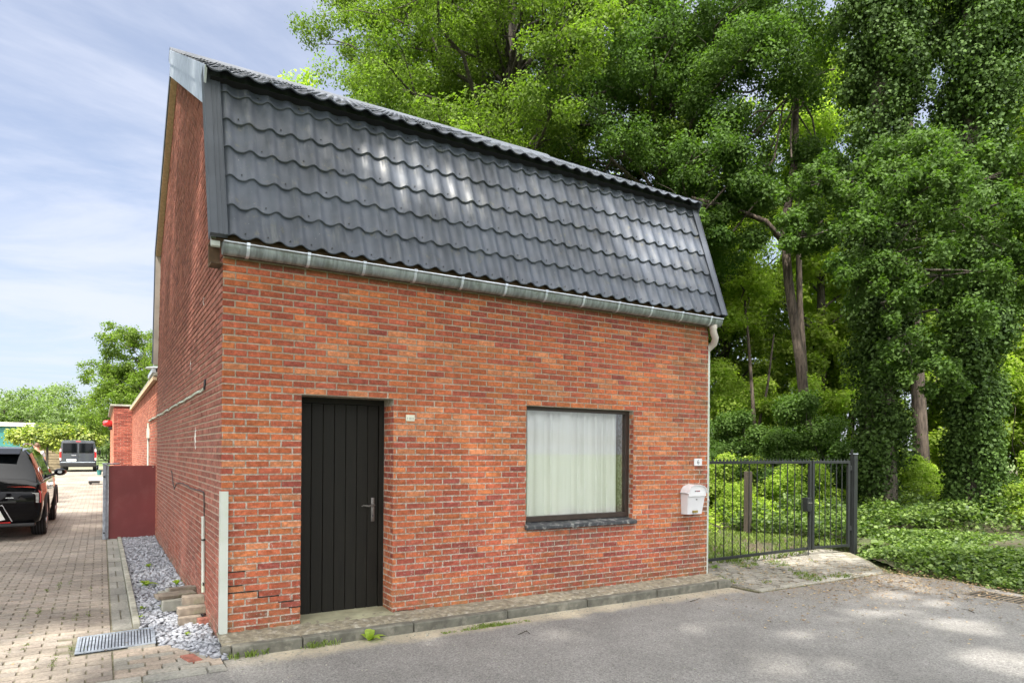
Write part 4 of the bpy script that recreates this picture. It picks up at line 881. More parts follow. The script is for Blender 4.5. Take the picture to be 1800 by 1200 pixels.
for z in (.35, 1.35): q = MB(); q.tube([(-.075, 0, z), (-.075, 0, z + .08)], .016, 8, 'black_metal'); q.build('hinge', gp_)
wp = MB(); wp.box((-.07, -.06, -.1), (.07, .06, 1.27), 'post_wood', bev=.008); o = wp.build('wooden_post', label='square grey wooden post standing in the grass behind the gate', cat='post'); o.location = (9.90, 2.75, 0); o.rotation_euler = (0, 0, R(20))
dc = MB(); dc.box((-.22, -.30, -.02), (.22, .30, -.002), 'drain_iron')
for i in range(9): dc.box((-.19, -.27 + i * .062, -.004), (.19, -.245 + i * .062, .0005), 'plastic_black')
o = dc.build('road_drain', label='rusty slotted road drain at the edge of the ivy bank', cat='drain'); o.location = (8.05, -2.35, -.018)
# ------------------------------------------------------------------ a person (back to the camera, beyond the black car)
def skin_mesh(verts, edges, radii, root, sub=2):
    me = bpy.data.meshes.new('tmp'); me.from_pydata(verts, edges, []); o = bpy.data.objects.new('tmp', me); COL.objects.link(o)
    md = o.modifiers.new('s', 'SKIN'); md.use_smooth_shade = True
    for i, r in enumerate(radii):
        sv = me.skin_vertices[0].data[i]; sv.radius = (r, r) if isinstance(r, (int, float)) else r; sv.use_root = (i == root)
    m2 = o.modifiers.new('u', 'SUBSURF'); m2.levels = sub; m2.render_levels = sub
    dg = bpy.context.evaluated_depsgraph_get(); out = bpy.data.meshes.new_from_object(o.evaluated_get(dg)); bpy.data.objects.remove(o); return out
per = empty('person', (-2.78, 22.6, zdr(22.6)), rz=R(200), label='person with short hair in a grey T-shirt seen from behind beyond the black car', cat='person')
V = []; E_ = []; RA = []
def vtx(p, r, link=None):
    V.append(p); RA.append(r); 
    if link is not None: E_.append((link, len(V) - 1))
    return len(V) - 1
pel = vtx((0, 0, .98), (.15, .11)); wa = vtx((0, 0, 1.12), (.135, .10), pel); ch = vtx((0, -.005, 1.33), (.165, .115), wa); sh = vtx((0, .0, 1.47), (.12, .085), ch); nk = vtx((0, .01, 1.55), .055, sh); hd = vtx((0, -.005, 1.64), (.074, .09), nk); vtx((0, -.01, 1.73), (.066, .08), hd)
for sd in (-1, 1):
    s1 = vtx((sd * .17, 0, 1.46), .058, sh); e1 = vtx((sd * .235, .02, 1.19), .042, s1); w1 = vtx((sd * .24, -.06, .95), .028, e1); pm = vtx((sd * .24, -.09, .88), (.020, .038), w1)
    for i, ln in enumerate((.065, .075, .07, .055)):
        f1 = vtx((sd * .24, -.115 + .017 * i, .835), .010, pm); vtx((sd * .235, -.118 + .017 * i, .835 - ln * .8), .008, f1)
    t1_ = vtx((sd * .22, -.125, .885), .011, pm); vtx((sd * .21, -.145, .845), .009, t1_)
    h1 = vtx((sd * .095, 0, .92), .088, pel); k1 = vtx((sd * .11, -.01, .50), .058, h1); a1 = vtx((sd * .12, .01, .09), .040, k1); vtx((sd * .13, -.13, .035), (.042, .03), a1)
me = skin_mesh(V, E_, RA, pel); me.materials.append(M['skin']); put('body', me, per)
def garment(name, vs, es, rs, mat):
    me = skin_mesh(vs, es, rs, 0); me.materials.append(M[mat]); return put(name, me, per)
garment('t_shirt', [(0, 0, 1.0), (0, 0, 1.12), (0, -.005, 1.33), (0, 0, 1.465), (.165, 0, 1.46), (.215, .01, 1.27), (-.165, 0, 1.46), (-.215, .01, 1.27)], [(0, 1), (1, 2), (2, 3), (3, 4), (4, 5), (3, 6), (6, 7)], [(.165, .125), (.152, .118), (.18, .13), (.135, .10), .072, .062, .072, .062], 'shirt')
garment('trousers', [(0, 0, 1.0), (.095, 0, .91), (.11, -.01, .50), (.12, .01, .10), (-.095, 0, .91), (-.11, -.01, .50), (-.12, .01, .10)], [(0, 1), (1, 2), (2, 3), (0, 4), (4, 5), (5, 6)], [(.16, .12), .1, .072, .058, .1, .072, .058], 'jeans')
b = MB(); n = 14; rows = [[(.080 * math.sin(t_) * math.cos(a), .012 + .094 * math.sin(t_) * math.sin(a), 1.70 + .098 * math.cos(t_)) for t_ in [math.pi * .62 * k_ / 8 for k_ in range(9)]] for a in [math.pi * 2 * i / n for i in range(n + 1)]]
rows = [[(x, y + (.012 if z < 1.72 and y < 0 else 0), max(z, 1.70) if y < -.01 else z) for x, y, z in r] for r in rows]; b.sheet(rows, 'hair'); b.build('hair', per, smooth=True)
b = MB()
for sd in (-1, 1): b.tube([(sd * .03, -.083, 1.66), (sd * .03, -.096, 1.66)], .009, 8, 'ink'); b.tube([(sd * .076, .01, 1.625), (sd * .086, .015, 1.65), (sd * .082, .015, 1.68)], [.012, .016, .010], 8, 'skin')
b.tube([(0, -.085, 1.665), (0, -.112, 1.635), (0, -.092, 1.625)], [.008, .014, .008], 8, 'skin'); b.tube([(-.022, -.088, 1.595), (0, -.094, 1.593), (.022, -.088, 1.595)], .005, 6, 'red_ink'); b.build('face', per, smooth=True)
# ------------------------------------------------------------------ foliage
def leaves(centers, radii, counts, size, seed, aspect=.62, up=.35, shell=2.0, flat=1.0, tvar=.3, jit=.45):
    """numpy quads (rhombic leaves) around clump centres -> V, F, tint"""
    rg = np.random.default_rng(seed); C_ = np.repeat(np.asarray(centers, float), counts, axis=0); RR = np.asarray(radii, float)
    if RR.ndim == 1: RR = np.stack([RR, RR, RR * flat], 1)
    RR = np.repeat(RR, counts, axis=0); n = len(C_)
    d = rg.normal(size=(n, 3)); d /= np.linalg.norm(d, axis=1)[:, None]; rad = rg.random(n) ** (1 / shell)
    P = C_ + d * RR * rad[:, None] + rg.normal(size=(n, 3)) * size * .5
    nrm = d * .55 + rg.normal(size=(n, 3)) * jit + np.array([0, 0, up]); nrm /= np.linalg.norm(nrm, axis=1)[:, None]
    a = rg.normal(size=(n, 3)); a -= nrm * (a * nrm).sum(1)[:, None]; a /= np.linalg.norm(a, axis=1)[:, None]; b = np.cross(nrm, a)
    s_ = size * rg.uniform(.65, 1.3, n)[:, None]; fold = nrm * s_ * .12
    V = np.stack([P - a * s_ * .5, P - b * s_ * .5 * aspect + fold + a * s_ * .08, P + a * s_ * .5, P + b * s_ * .5 * aspect + fold + a * s_ * .08], 1).reshape(-1, 3)
    F = np.arange(n * 4).reshape(-1, 4); ct = np.repeat(rg.normal(0, tvar * .6, len(counts)), counts)
    T_ = np.clip(.5 + ct + rg.normal(0, tvar, n), 0, 1); return V, F, T_
def leaf_obj(name, parent, mat, *a, **k):
    V, F, T_ = leaves(*a, **k); return put(name, np_mesh(name, V, F, [mat], tint=T_), parent)
def branch_path(rnd, A, B, sag=.1, n=5, wob=.08):
    A, B = Vector(A), Vector(B); Ln = (B - A).length; pts = [A]
    for i in range(1, n): t_ = i / n; pts.append(A.lerp(B, t_) + Vector((rnd.uniform(-wob, wob) * Ln, rnd.uniform(-wob, wob) * Ln, (sag * Ln * math.sin(math.pi * t_)) + rnd.uniform(-wob, wob) * Ln * .5)))
    pts.append(B); return pts
HOLES = []
def carve(V, F, T_, at):
    '''open gaps in a crown: drop the leaves standing in the sun's way to (plane, a, b, ra, rb)'''
    C_ = V.reshape(-1, 4, 3).mean(1) + np.array(at); S_ = np.array(SUN); keep = np.ones(len(C_), bool); r_ = np.random.default_rng(2)
    for pl, a, b, ra, rb in HOLES:
        if pl == 'y': t = (C_[:, 1] - .18) / S_[1]; Q = C_ - S_ * t[:, None]; d = ((Q[:, 0] - a) / ra) ** 2 + ((Q[:, 2] - b) / rb) ** 2
        else: t = C_[:, 2] / S_[2]; Q = C_ - S_ * t[:, None]; d = ((Q[:, 0] - a) / ra) ** 2 + ((Q[:, 1] - b) / rb) ** 2
        lim = 1.7 if pl == 'y' else 1.15; keep &= ~((d < lim) & (r_.random(len(d)) < (2.6 if pl == 'y' else 1.5) - (1.25 if pl == 'y' else .8) * d))
    Vn = V.reshape(-1, 4, 3)[keep].reshape(-1, 3); n = keep.sum(); return Vn, np.arange(n * 4).reshape(-1, 4), T_[keep]
def tree(name, label, H, base, CR, ncl, cr, leafn, lsize, leafm, trunk_r, bark='bark', seed=1, lean=(0, 0), shape=1.0, cat='tree', group=None, flat=.7, top=None, xf=None, sub=3, extra=(), at=None):
    """deciduous tree at the origin: trunk with limbs, crown made of leaf clumps"""
    rnd = random.Random(seed); t = empty(name, (0, 0, 0), label=label, cat=cat, group=group)
    zc = (base + H) / 2; hz_ = (H - base) / 2; cl = []
    tries = 0
    while len(cl) < ncl and tries < 9000:
        tries += 1; d = Vector((rnd.gauss(0, 1), rnd.gauss(0, 1), rnd.gauss(0, 1))).normalized() * (rnd.random() ** .42)
        p = Vector((d.x * CR * (1 - .25 * max(0, d.z)), d.y * CR * (1 - .25 * max(0, d.z)), zc + d.z * hz_)); p.x += lean[0] * p.z / H; p.y += lean[1] * p.z / H
        if all((p - q).length > cr * .72 for q in cl): cl.append(p)
    cl += [Vector(e) for e in extra]
    tm = MB(); tp = Vector((lean[0] * .8, lean[1] * .8, H * .86)); mid = [Vector((0, 0, -.3)), Vector((0, 0, .3))]
    for i in range(1, 8): q = i / 7; mid.append(Vector((tp.x * q + rnd.uniform(-.12, .12), tp.y * q + rnd.uniform(-.12, .12), .3 + (tp.z - .3) * q)))
    rad = [trunk_r * 1.35, trunk_r * 1.1] + [trunk_r * (1 - .82 * i / 7) for i in range(1, 8)]; tm.tube(mid, rad, 10, bark)
    for c in cl:
        zs = max(base * .75, c.z - (.35 + .4 * rnd.random()) * (Vector((c.x, c.y, 0)) - Vector((lean[0] * c.z / H, lean[1] * c.z / H, 0))).length - .2); zs = min(zs, H * .8); q = max(0, min(1, (zs - .3) / (tp.z - .3)))
        st = Vector((tp.x * q, tp.y * q, zs)); r0 = max(.02, trunk_r * .38 * (1 - .6 * q)); pts = branch_path(rnd, st, c, .10); tm.tube(pts, [r0 * (1 - .78 * i / (len(pts) - 1)) for i in range(len(pts))], 5, bark, cap=False)
        for _ in range(sub):
            e = c + Vector((rnd.gauss(0, 1), rnd.gauss(0, 1), rnd.gauss(0, .6))).normalized() * cr * .85; tm.tube(branch_path(rnd, pts[-2], e, .05, 3), [r0 * .25, r0 * .18, r0 * .12, .004], 4, bark, cap=False)
    tm.build('trunk', t, smooth=True)
    per_ = max(1, leafn // max(1, len(cl))); sc_ = []; cnt = []; rr = []
    for c in cl:      # each clump is itself a handful of sprays
        for _ in range(7):
            d = Vector((rnd.gauss(0, 1), rnd.gauss(0, 1), rnd.gauss(0, .7))).normalized() * cr * rnd.uniform(.35, .95); sc_.append(tuple(c + Vector((d.x, d.y, d.z * flat)))); rr.append(cr * rnd.uniform(.28, .5)); cnt.append(per_ // 7)
    if at is None: leaf_obj('crown', t, leafm, sc_, rr, cnt, lsize, seed + 50, flat=flat, tvar=.17)
    else:
        V, F, T_ = carve(*leaves(sc_, rr, cnt, lsize, seed + 50, flat=flat, tvar=.22), at); put('crown', np_mesh('crown', V, F, [leafm], tint=T_), t)
    return t
def place(t, x, y, z=0, rz=0, s=1.0, sz=None, label=None, **k):
    t.location = (x, y, z); t.rotation_euler = (0, 0, rz); t.scale = (s, s, sz or s); tag(t, label, **k); return t
def dup(t, x, y, z=0, rz=0, s=1.0, sz=None, label=None, **k): return place(copy_tree(t), x, y, z, rz, s, sz, label, **k)
# --- the oaks behind and right of the house
oakA = tree('oak_tree', 'tall spreading oak behind the house, its limbs above the ridge', 22, 4.0, 5.6, 120, 1.45, 300000, .092, 'oak_leaf', .34, seed=11)
place(oakA, 10.2, 12.4, 0, 0)
oakB = tree('oak_tree', 'loose crowned oak left of the woods, standing out against the sky', 24.0, 3.0, 4.6, 110, 1.2, 190000, .09, 'oak_leaf', .28, seed=23, lean=(-.9, 0))
place(oakB, 10.3, 16.0, 0, 0)
oakC = tree('oak_tree', 'dense oak close behind the right end of the roof', 19.0, 6.6, 4.2, 96, 1.2, 210000, .088, 'oak_leaf_deep', .30, seed=37)
place(oakC, 13.6, 9.0, 0, .5)
# --- ivy-clad trunks
def ivy_tree(label, x, y, H, r0, r1, seed, n=30000, grp=None):
    t = empty('ivy_clad_oak', (x, y, 0), label=label, cat='tree', group=grp); rnd = random.Random(seed); tm = MB()
    pts = [Vector((0, 0, -.3)), Vector((0, 0, .4))] + [Vector((rnd.uniform(-.15, .15), rnd.uniform(-.15, .15), .4 + (H - .4) * i / 7)) for i in range(1, 8)]
    tm.tube(pts, [.42, .34] + [.32 * (1 - .6 * i / 7) for i in range(1, 8)], 10, 'bark')
    cs = []; rr = []; cn = []
    for i in range(int(H * 17)):
        z = H * rnd.random(); q = z / H; R0 = r0 + (r1 - r0) * q; a = rnd.uniform(0, 6.28); d = R0 * rnd.uniform(.35, 1.0); cs.append((math.cos(a) * d, math.sin(a) * d, z)); rr.append((.22 + .22 * q + .16 * rnd.random(), .22 + .22 * q + .16 * rnd.random(), .35 + .35 * rnd.random())); cn.append(1)
        if i % 4 == 0: tm.tube(branch_path(rnd, (0, 0, max(.5, z - .3)), cs[-1], .05, 3), [.05, .03, .02, .01], 4, 'bark', cap=False)
    tm.build('trunk', t, smooth=True); per_ = n // len(cs); leaf_obj('ivy', t, 'ivy_leaf', cs, rr, [per_] * len(cs), .072, seed + 9, aspect=.85, up=.1, shell=2.6, tvar=.28, jit=.35)
    return t
ivA = ivy_tree('oak trunk wrapped in dark ivy directly behind the tall gate post', 13.75, 2.35, 16, .36, 1.0, 5, 170000)
ivB = ivy_tree('broad ivy-wrapped oak right of the slim bare trunk', 14.75, .95, 16, .40, .95, 6, 165000)
# drooping oak branches in front of the ivy (part of the first ivy-clad oak)
rnd = random.Random(77); cs = []; rr = []; cn = []; tm = MB()
base_ = ivA.location
for (px, py, pz, cr_) in [(12.1, .9, 6.9, .7), (11.7, .6, 6.3, .75), (12.3, .2, 6.6, .7), (11.3, 1.2, 5.9, .7), (11.9, -.1, 5.9, .75), (11.5, .7, 5.3, .75), (12.6, -.4, 5.6, .7), (11.2, 1.3, 4.9, .6), (12.0, .1, 4.8, .75), (11.6, .9, 4.3, .65), (12.2, -.1, 4.1, .6), (12.7, -.8, 5.9, .6), (11.8, .6, 3.6, .6), (12.2, .3, 3.2, .5), (12.0, 1.0, 3.5, .5), (12.9, -.5, 4.9, .5), (12.4, 1.2, 7.4, .7), (12.8, .4, 7.3, .6), (13.1, -.6, 6.6, .6), (11.5, 1.7, 6.6, .6), (10.9, 2.1, 6.9, .6), (10.7, 2.4, 5.9, .5)]:
    c = Vector((px, py, pz)) - base_; A = Vector((0, 0, min(9.5, c.z + .5))); pts = branch_path(rnd, A, c, .04, 5, .05); tm.tube(pts, [.045, .035, .028, .022, .016, .01], 5, 'bark', cap=False)
    for _ in range(9):
        d = Vector((rnd.gauss(0, 1), rnd.gauss(0, 1), rnd.gauss(0, .8))).normalized() * cr_ * rnd.uniform(.3, 1.0); e = c + d; cs.append(tuple(e)); rr.append(cr_ * rnd.uniform(.22, .36)); cn.append(210); tm.tube([pts[-2], (pts[-1] + e) / 2, e], [.012, .008, .004], 4, 'bark', cap=False)
tm.build('limbs', ivA, smooth=True); leaf_obj('crown', ivA, 'oak_leaf_deep', cs, rr, cn, .078, 99, tvar=.2, up=.3)
# --- bare trunks
def bare_tree(name, label, pts, rads, crown, lsize, leafm, seed, bark='pine_bark', n=14000, limbs=()):
    t = empty(name, pts[0], label=label, cat='tree'); o = Vector(pts[0]); b = MB(); b.tube([Vector(p) - o for p in pts], rads, 12, bark); rnd = random.Random(seed); cs = []; rr = []
    for lp, lr in limbs: b.tube([Vector(p) - o for p in lp], lr, 8, bark)
    for (x, y, z, r) in crown:
        c = Vector((x, y, z)) - o; b.tube(branch_path(rnd, Vector(pts[-1]) - o - Vector((0, 0, .5)), c, .05, 4), [rads[-1] * .6, rads[-1] * .4, rads[-1] * .3, .03, .02], 5, bark, cap=False)
        for _ in range(6): d = Vector((rnd.gauss(0, 1), rnd.gauss(0, 1), rnd.gauss(0, .6))).normalized() * r * .7; cs.append(tuple(c + d)); rr.append(r * .45)
    b.build('trunk', t, smooth=True); leaf_obj('crown', t, leafm, cs, rr, [max(1, n // len(cs))] * len(cs), lsize, seed + 3, flat=.7); return t
bare_tree('bare_trunk_tree', 'slim straight brown trunk between the two ivy-clad oaks', [(18.9, 4.1, -.2), (18.75, 4.15, 2.5), (18.55, 4.25, 6), (18.3, 4.3, 11), (18.2, 4.3, 14)], [.25, .19, .16, .13, .09], [(18, 4, 15, 1.8), (19.5, 5, 14, 1.6), (17, 5, 13.5, 1.5), (18.5, 3, 13, 1.4)], .13, 'oak_leaf', 41)
bare_tree('leaning_tree', 'leaning brown trunk with an arching limb seen beyond the right end of the gutter', [(15.35, 5.15, -.2), (15.25, 5.2, 2.0), (15.05, 5.3, 4.0), (14.72, 5.45, 6.2), (14.6, 5.5, 7.6), (14.9, 5.4, 9.5), (15.2, 5.6, 12)], [.19, .145, .13, .12, .11, .09, .06], [(15, 6, 13, 1.8), (14, 5.5, 12, 1.6), (16, 5, 12, 1.6), (13.4, 6.2, 11.2, 1.4), (14.2, 5.0, 9.2, 1.3), (13.6, 5.6, 8.6, 1.1), (14.9, 4.6, 8.2, 1.1), (12.6, 6.2, 8.9, 1.0), (14.6, 4.7, 7.2, .8), (13.2, 6.0, 7.4, .8), (12.2, 6.4, 7.6, .7)], .09, 'oak_leaf_deep', 43, n=60000, limbs=[([(14.62, 5.5, 7.2), (14.1, 5.7, 7.75), (13.3, 6.1, 8.05), (12.3, 6.6, 8.3)], [.085, .07, .055, .035]), ([(12.9, 6.3, 8.15), (12.0, 6.6, 8.0), (11.5, 6.9, 8.1)], [.05, .04, .02])])
bare_tree('thin_pale_tree', 'thin pale trunk close behind the leaning brown one', [(19.2, 7.9, -.2), (19.1, 7.95, 3), (18.9, 8.1, 6.5), (18.7, 8.1, 11)], [.15, .12, .10, .07], [(18.5, 8, 12, 1.5), (19.5, 8.4, 11.4, 1.3)], .12, 'bright_leaf', 47, n=7000)
bare_tree('sapling', 'thin forked sapling left of the leaning trunk', [(15.9, 7.4, -.2), (15.85, 7.4, 2.2), (15.7, 7.5, 4.6), (15.6, 7.6, 6.2)], [.08, .06, .045, .03], [(15.3, 7.5, 6.6, .9), (16.0, 7.8, 6.4, .8), (15.0, 7.9, 5.6, .7)], .10, 'bright_leaf', 48, n=5000, limbs=[([(15.86, 7.4, 2.0), (16.15, 7.2, 3.6), (16.3, 7.1, 5.2)], [.045, .035, .02])])
# --- shrubs
def shrub(label, r, h, n, lsize, leafm, seed, cat='shrub', group=None, name='shrub'):
    t = empty(name, (0, 0, 0), label=label, cat=cat, group=group); rnd = random.Random(seed); cs = []; rr = []; b = MB()
    for i in range(int(16 * max(1, r))):
        a = rnd.uniform(0, 6.28); d = r * rnd.random() ** .6 * .85; z = h * (.18 + .78 * rnd.random() * (1 - .45 * (d / r) ** 2)); p = Vector((math.cos(a) * d, math.sin(a) * d, z)); cs.append(tuple(p)); rr.append(rnd.uniform(.22, .42) * min(1.2, h * .55)); b.tube(branch_path(rnd, (rnd.uniform(-.08, .08), rnd.uniform(-.08, .08), -.1), p, .06, 4), [.018, .014, .010, .007, .004], 4, 'bark', cap=False)
    b.build('stems', t); leaf_obj('foliage', t, leafm, cs, rr, [n // len(cs)] * len(cs), lsize, seed + 7, flat=.8, tvar=.25, up=.5); return t
shA = shrub('bright green shrub behind the left half of the gate', 1.1, 1.7, 20000, .068, 'bright_leaf', 61); place(shA, 10.9, 5.3, 0, .3)
shB = shrub('tall sunny shrub beyond the right end of the house', 1.8, 3.8, 38000, .08, 'bright_leaf', 62); place(shB, 12.0, 8.2, 0, 1.2)
shC = shrub('dark evergreen bush behind the gate, below the leaning trunk', 1.5, 2.9, 26000, .065, 'oak_leaf_deep', 63); place(shC, 14.6, 6.6, 0, 0)
shD = shrub('pale flowering shrub at the right edge behind the ivy bank', .95, 1.2, 12000, .055, 'bright_leaf', 64); place(shD, 14.4, -.75, .1, 0)
GB = 'bright shrubs under the trees behind the gate'
for i, (x, y, s_, q, lb) in enumerate([(12.3, 5.0, 1.0, 0, 'bright shrub behind the middle of the gate'), (12.7, 3.7, .9, 0, 'low bright shrub close behind the lock of the gate'), (11.3, 4.1, .62, 0, 'small bright shrub right of the wooden post'), (9.6, 6.2, .95, 0, 'bright shrub next to the far wall corner behind the gate'), (16.3, 3.1, 1.0, 0, 'bright shrub between the first ivy trunk and the slim bare trunk'), (17.3, 3.6, .85, 0, 'bright shrub at the foot of the slim bare trunk'), (18.0, .9, 1.1, 0, 'bright shrub behind the second ivy-clad oak'),
        (10.6, 8.6, 1.3, 1, 'tall sunny shrub nearest the house wall'), (14.0, 9.0, 1.25, 1, 'tall sunny shrub behind the thin sapling'), (16.8, 8.2, 1.1, 1, 'tall sunny shrub right of the leaning trunk'), (18.6, 6.2, 1.15, 1, 'tall sunny shrub left of the slim bare trunk'), (12.6, 11.0, 1.5, 1, 'tallest sunny shrub far behind the house'), (22, 4.0, 1.4, 1, 'tall sunny shrub beyond the second ivy-clad oak'), (20.5, -.2, 1.2, 1, 'tall sunny shrub at the right edge of the woods'), (17.0, 12.5, 1.6, 1, 'tall sunny shrub deep in the woods'), (21.5, 9.5, 1.6, 1, 'tall sunny shrub deep in the woods left of the slim bare trunk'), (25.5, 6.0, 1.7, 1, 'tall sunny shrub deep in the woods between the ivy-clad oaks'), (27, 2.0, 1.7, 1, 'tall sunny shrub far behind the second ivy-clad oak'), (20.8, 1.9, 1.25, 1, 'tall sunny shrub right behind the second ivy-clad oak'), (24.5, -1.5, 1.4, 1, 'tall sunny shrub far off at the right picture edge'),
        (13.3, 4.9, .8, 2, 'dark evergreen bush right of the lock of the gate'), (16.0, 5.4, .95, 2, 'dark evergreen bush behind the first ivy trunk'), (14.3, 4.3, 1.12, 2, 'dark evergreen bush hiding the foot of the leaning trunk'), (12.6, 6.7, .9, 2, 'dark evergreen bush above the middle of the gate')]):
    dup((shA, shB, shC)[q], x, y, 0, i * 1.7, s_, label=lb, group=GB if q < 2 else 'dark bushes under the trees')
dup(shD, 15.4, 1.0, .1, 2, 1.0, label='pale leafy shrub between the two ivy trunks'); dup(shD, 13.6, -1.9, .1, 4, .8, label='pale low shrub cut by the right edge above the ivy bank')
# --- background trees (copies), woods behind the house
bg1 = tree('woodland_tree', 'tree in the woods far behind the house and gate', 15, 3.5, 3.4, 30, 1.2, 26000, .14, 'bright_leaf', .2, seed=71, group='woodland trees far behind the gate', sub=1)
bg2 = tree('woodland_tree', 'tree in the woods far behind the house and gate', 13, 1.5, 3.2, 30, 1.2, 26000, .13, 'oak_leaf', .16, seed=72, group='woodland trees far behind the gate', sub=1)
place(bg1, 19, 13, 0, 0); place(bg2, 15.5, 15.5, 0, 0); rnd = random.Random(19)
for i, (x, y) in enumerate([(22, 9.5), (24, 5), (25, 1.5), (27, 12), (23, 15), (19, 18.5), (14, 20), (28, 7.5), (30, 3), (11, 19), (27, 18), (33, 11), (36, 6), (22, 23), (17, 25), (33, 17), (30, -1), (38, 1.5), (33, 4.5), (26, -2.5), (32, .5), (24.5, 9.8), (20.5, 12.5), (27.5, 4.6), (24, 2.6), (35, 9), (40, 12), (12, 25), (28, 25), (36, 22), (44, 7), (46, 16), (6.5, 22)]):
    dup((bg1, bg2)[(i * 7) % 3 % 2], x, y, 0, rnd.uniform(0, 6), rnd.uniform(.85, 1.25), label='tree in the woods far behind the house and gate', group='woodland trees far behind the gate')
# --- tree behind the extension, far treeline
et = tree('maple_tree', 'light green airy tree rising behind the brick outbuilding', 8.7, 1.8, 3.5, 80, .95, 60000, .13, 'oak_leaf', .18, seed=81, flat=.8); place(et, 1.15, 36.5, 0, 0)
ft = tree('far_tree', 'rounded tree of the distant tree line', 9.5, .3, 5.2, 30, 1.9, 9000, .34, 'far_leaf', .3, seed=85, sub=0, group='distant trees beyond the driveway'); place(ft, -6.5, 100, 0, 0)
fl_ = [(-16, 92, .95, 'leftmost tree of the distant tree line, above the green shed'), (-11, 97, .92, 'distant tree above the left end of the clipped hedge'), (-1.5, 104, .86, 'distant tree above the dark van'), (3.5, 98, .80, 'distant tree seen left of the brick outbuilding'), (-21, 99, 1.05, 'distant tree cut by the left picture edge'), (-9, 112, 1.08, 'distant tree in the back row above the hedge'), (0, 84, .62, 'small distant tree right above the van roof'), (8, 110, 1, 'distant tree hidden largely by the outbuilding'), (-13.5, 80, .55, 'small distant tree just above the shed roof'), (-5, 80, .50, 'lowest distant tree above the middle of the hedge')]
for x, y, s_, lb in fl_: dup(ft, x, y, 0, rnd.uniform(0, 6), s_, label=lb, group='distant trees beyond the driveway')
# clipped lime hedge on stems
hg = empty('clipped_hedge', (-3.25, 46.6, .05), rz=R(-12), label='yellow-green hedge trained flat on a stem behind the van', cat='hedge'); cs = []; rr = []; rnd = random.Random(9)
for i in range(120):
    u = rnd.uniform(-1, 1); cs.append((u * 2.55, rnd.uniform(-.5, .5), 2.32 + rnd.uniform(-.6, .6) * math.sqrt(max(.1, 1 - abs(u) ** 2.5)))); rr.append(rnd.uniform(.26, .42))
leaf_obj('foliage', hg, 'lime_leaf', cs, rr, [62] * 120, .20, 91, tvar=.3); b = MB(); b.tube([(-.6, 0, -.1), (-.6, 0, 1.9)], .07, 8, 'bark'); b.tube([(-2.6, 0, 2.1), (2.6, 0, 2.1)], .03, 6, 'bark'); b.build('trunk', hg)
# left off-picture maple whose branch tip shows at the left edge, and the trees that shade the front
mt = tree('roadside_oak', 'oak beside the driveway whose branch tip enters at the left edge', 13.5, 5.5, 3.7, 52, 1.15, 30000, .15, 'oak_leaf', .3, seed=93); place(mt, -9.2, 14.5, 0, 0)
b = MB(); rnd = random.Random(5); cs = [(5.45, -.3, 3.55), (5.3, -.1, 3.8), (4.9, 0, 3.7), (4.3, .2, 4.0), (5.5, -.35, 4.35), (5.1, -.2, 4.5)]; b.tube([(0, 0, 4.6), (2.4, .1, 4.7), (4.3, .0, 4.3), (5.3, -.2, 3.8)], [.09, .06, .04, .01], 6, 'bark'); b.build('low_branch', mt, smooth=True); leaf_obj('branch_leaves', mt, 'oak_leaf', cs, [.24] * 6, [34] * 6, .15, 94)
GS = 'roadside oaks standing outside the picture'
SH = [(-6.0, -.5, 1.0, 0, 'oak beside the driveway shading the gable'), (-7.8, 5.8, 1.05, 2.0, 'oak beside the driveway shading the black car'), (-4.9, 2.9, .78, 4.4, 'smaller oak beside the driveway shading the pebble strip'), (-4.3, -8.6, 1.0, 1.0, 'oak across the road left of the camera')]
for x, y, s_, rz, lb in SH:
    c = dup(mt, x, y, 0, rz, s_, s_ * (1.3 if x == -6.0 else 1), label=lb, group=GS)
    for q in kids(c):
        if q.name.startswith('low_branch') or q.name.startswith('branch_leaves'): bpy.data.objects.remove(q)
HOLES += [('y', *h) for h in [(1.41, 4.57, .26, .13), (1.79, 4.41, .52, .24), (2.17, 4.23, .34, .19), (1.62, 3.97, .16, .10), (4.99, 4.54, .45, .10), (5.38, 4.23, .56, .32), (5.0, 3.89, .42, .2), (4.19, 3.6, .2, .12), (2.92, 4.35, .13, .09), (5.39, 3.58, .28, .16), (4.53, 4.06, .26, .12), (.83, 4.59, .13, .06)]]
HOLES += [('z', *h) for h in [(3.05, -1.76, .26, .18), (2.74, -1.17, .28, .2), (1.74, -1.29, .2, .12), (2.47, -2.12, .36, .16), (4.07, -2.89, .2, .12), (6.24, -2.83, .4, .25), (5.34, -3.53, .4, .3), (7.0, -1.7, .3, .2), (8.0, -.75, .2, .14), (4.09, -1.6, .32, .14), (4.0, -1.17, .26, .14), (4.84, -.76, .32, .18), (7.05, -2.17, .25, .14), (.78, -1.07, .2, .12), (4.6, -2.2, .22, .12), (5.9, -2.1, .3, .14)]]
bo = tree('roadside_oak', 'oak across the road leaning over the camera towards the house', 15.0, 7.6, 4.3, 64, 1.2, 44000, .16, 'oak_leaf', .38, seed=131, lean=(.9, 6.6), group=GS, at=(-1.2, -10.2, 0), extra=[(-1.0, 5.6, 9.6), (-.2, 6.2, 9.2), (-1.8, 6.6, 9.4), (-.9, 7.2, 9.8), (-1.9, 5.4, 9.2), (-2.2, 7.4, 10.0)]); place(bo, -1.2, -10.2, 0, 0)
b5 = tree('roadside_oak', 'thin crowned oak across the road right of the camera', 13.0, 6.0, 3.8, 40, 1.0, 30000, .15, 'oak_leaf', .26, seed=137, group=GS, at=(4.6, -8.4, 0)); place(b5, 4.6, -8.4, 0, 0)
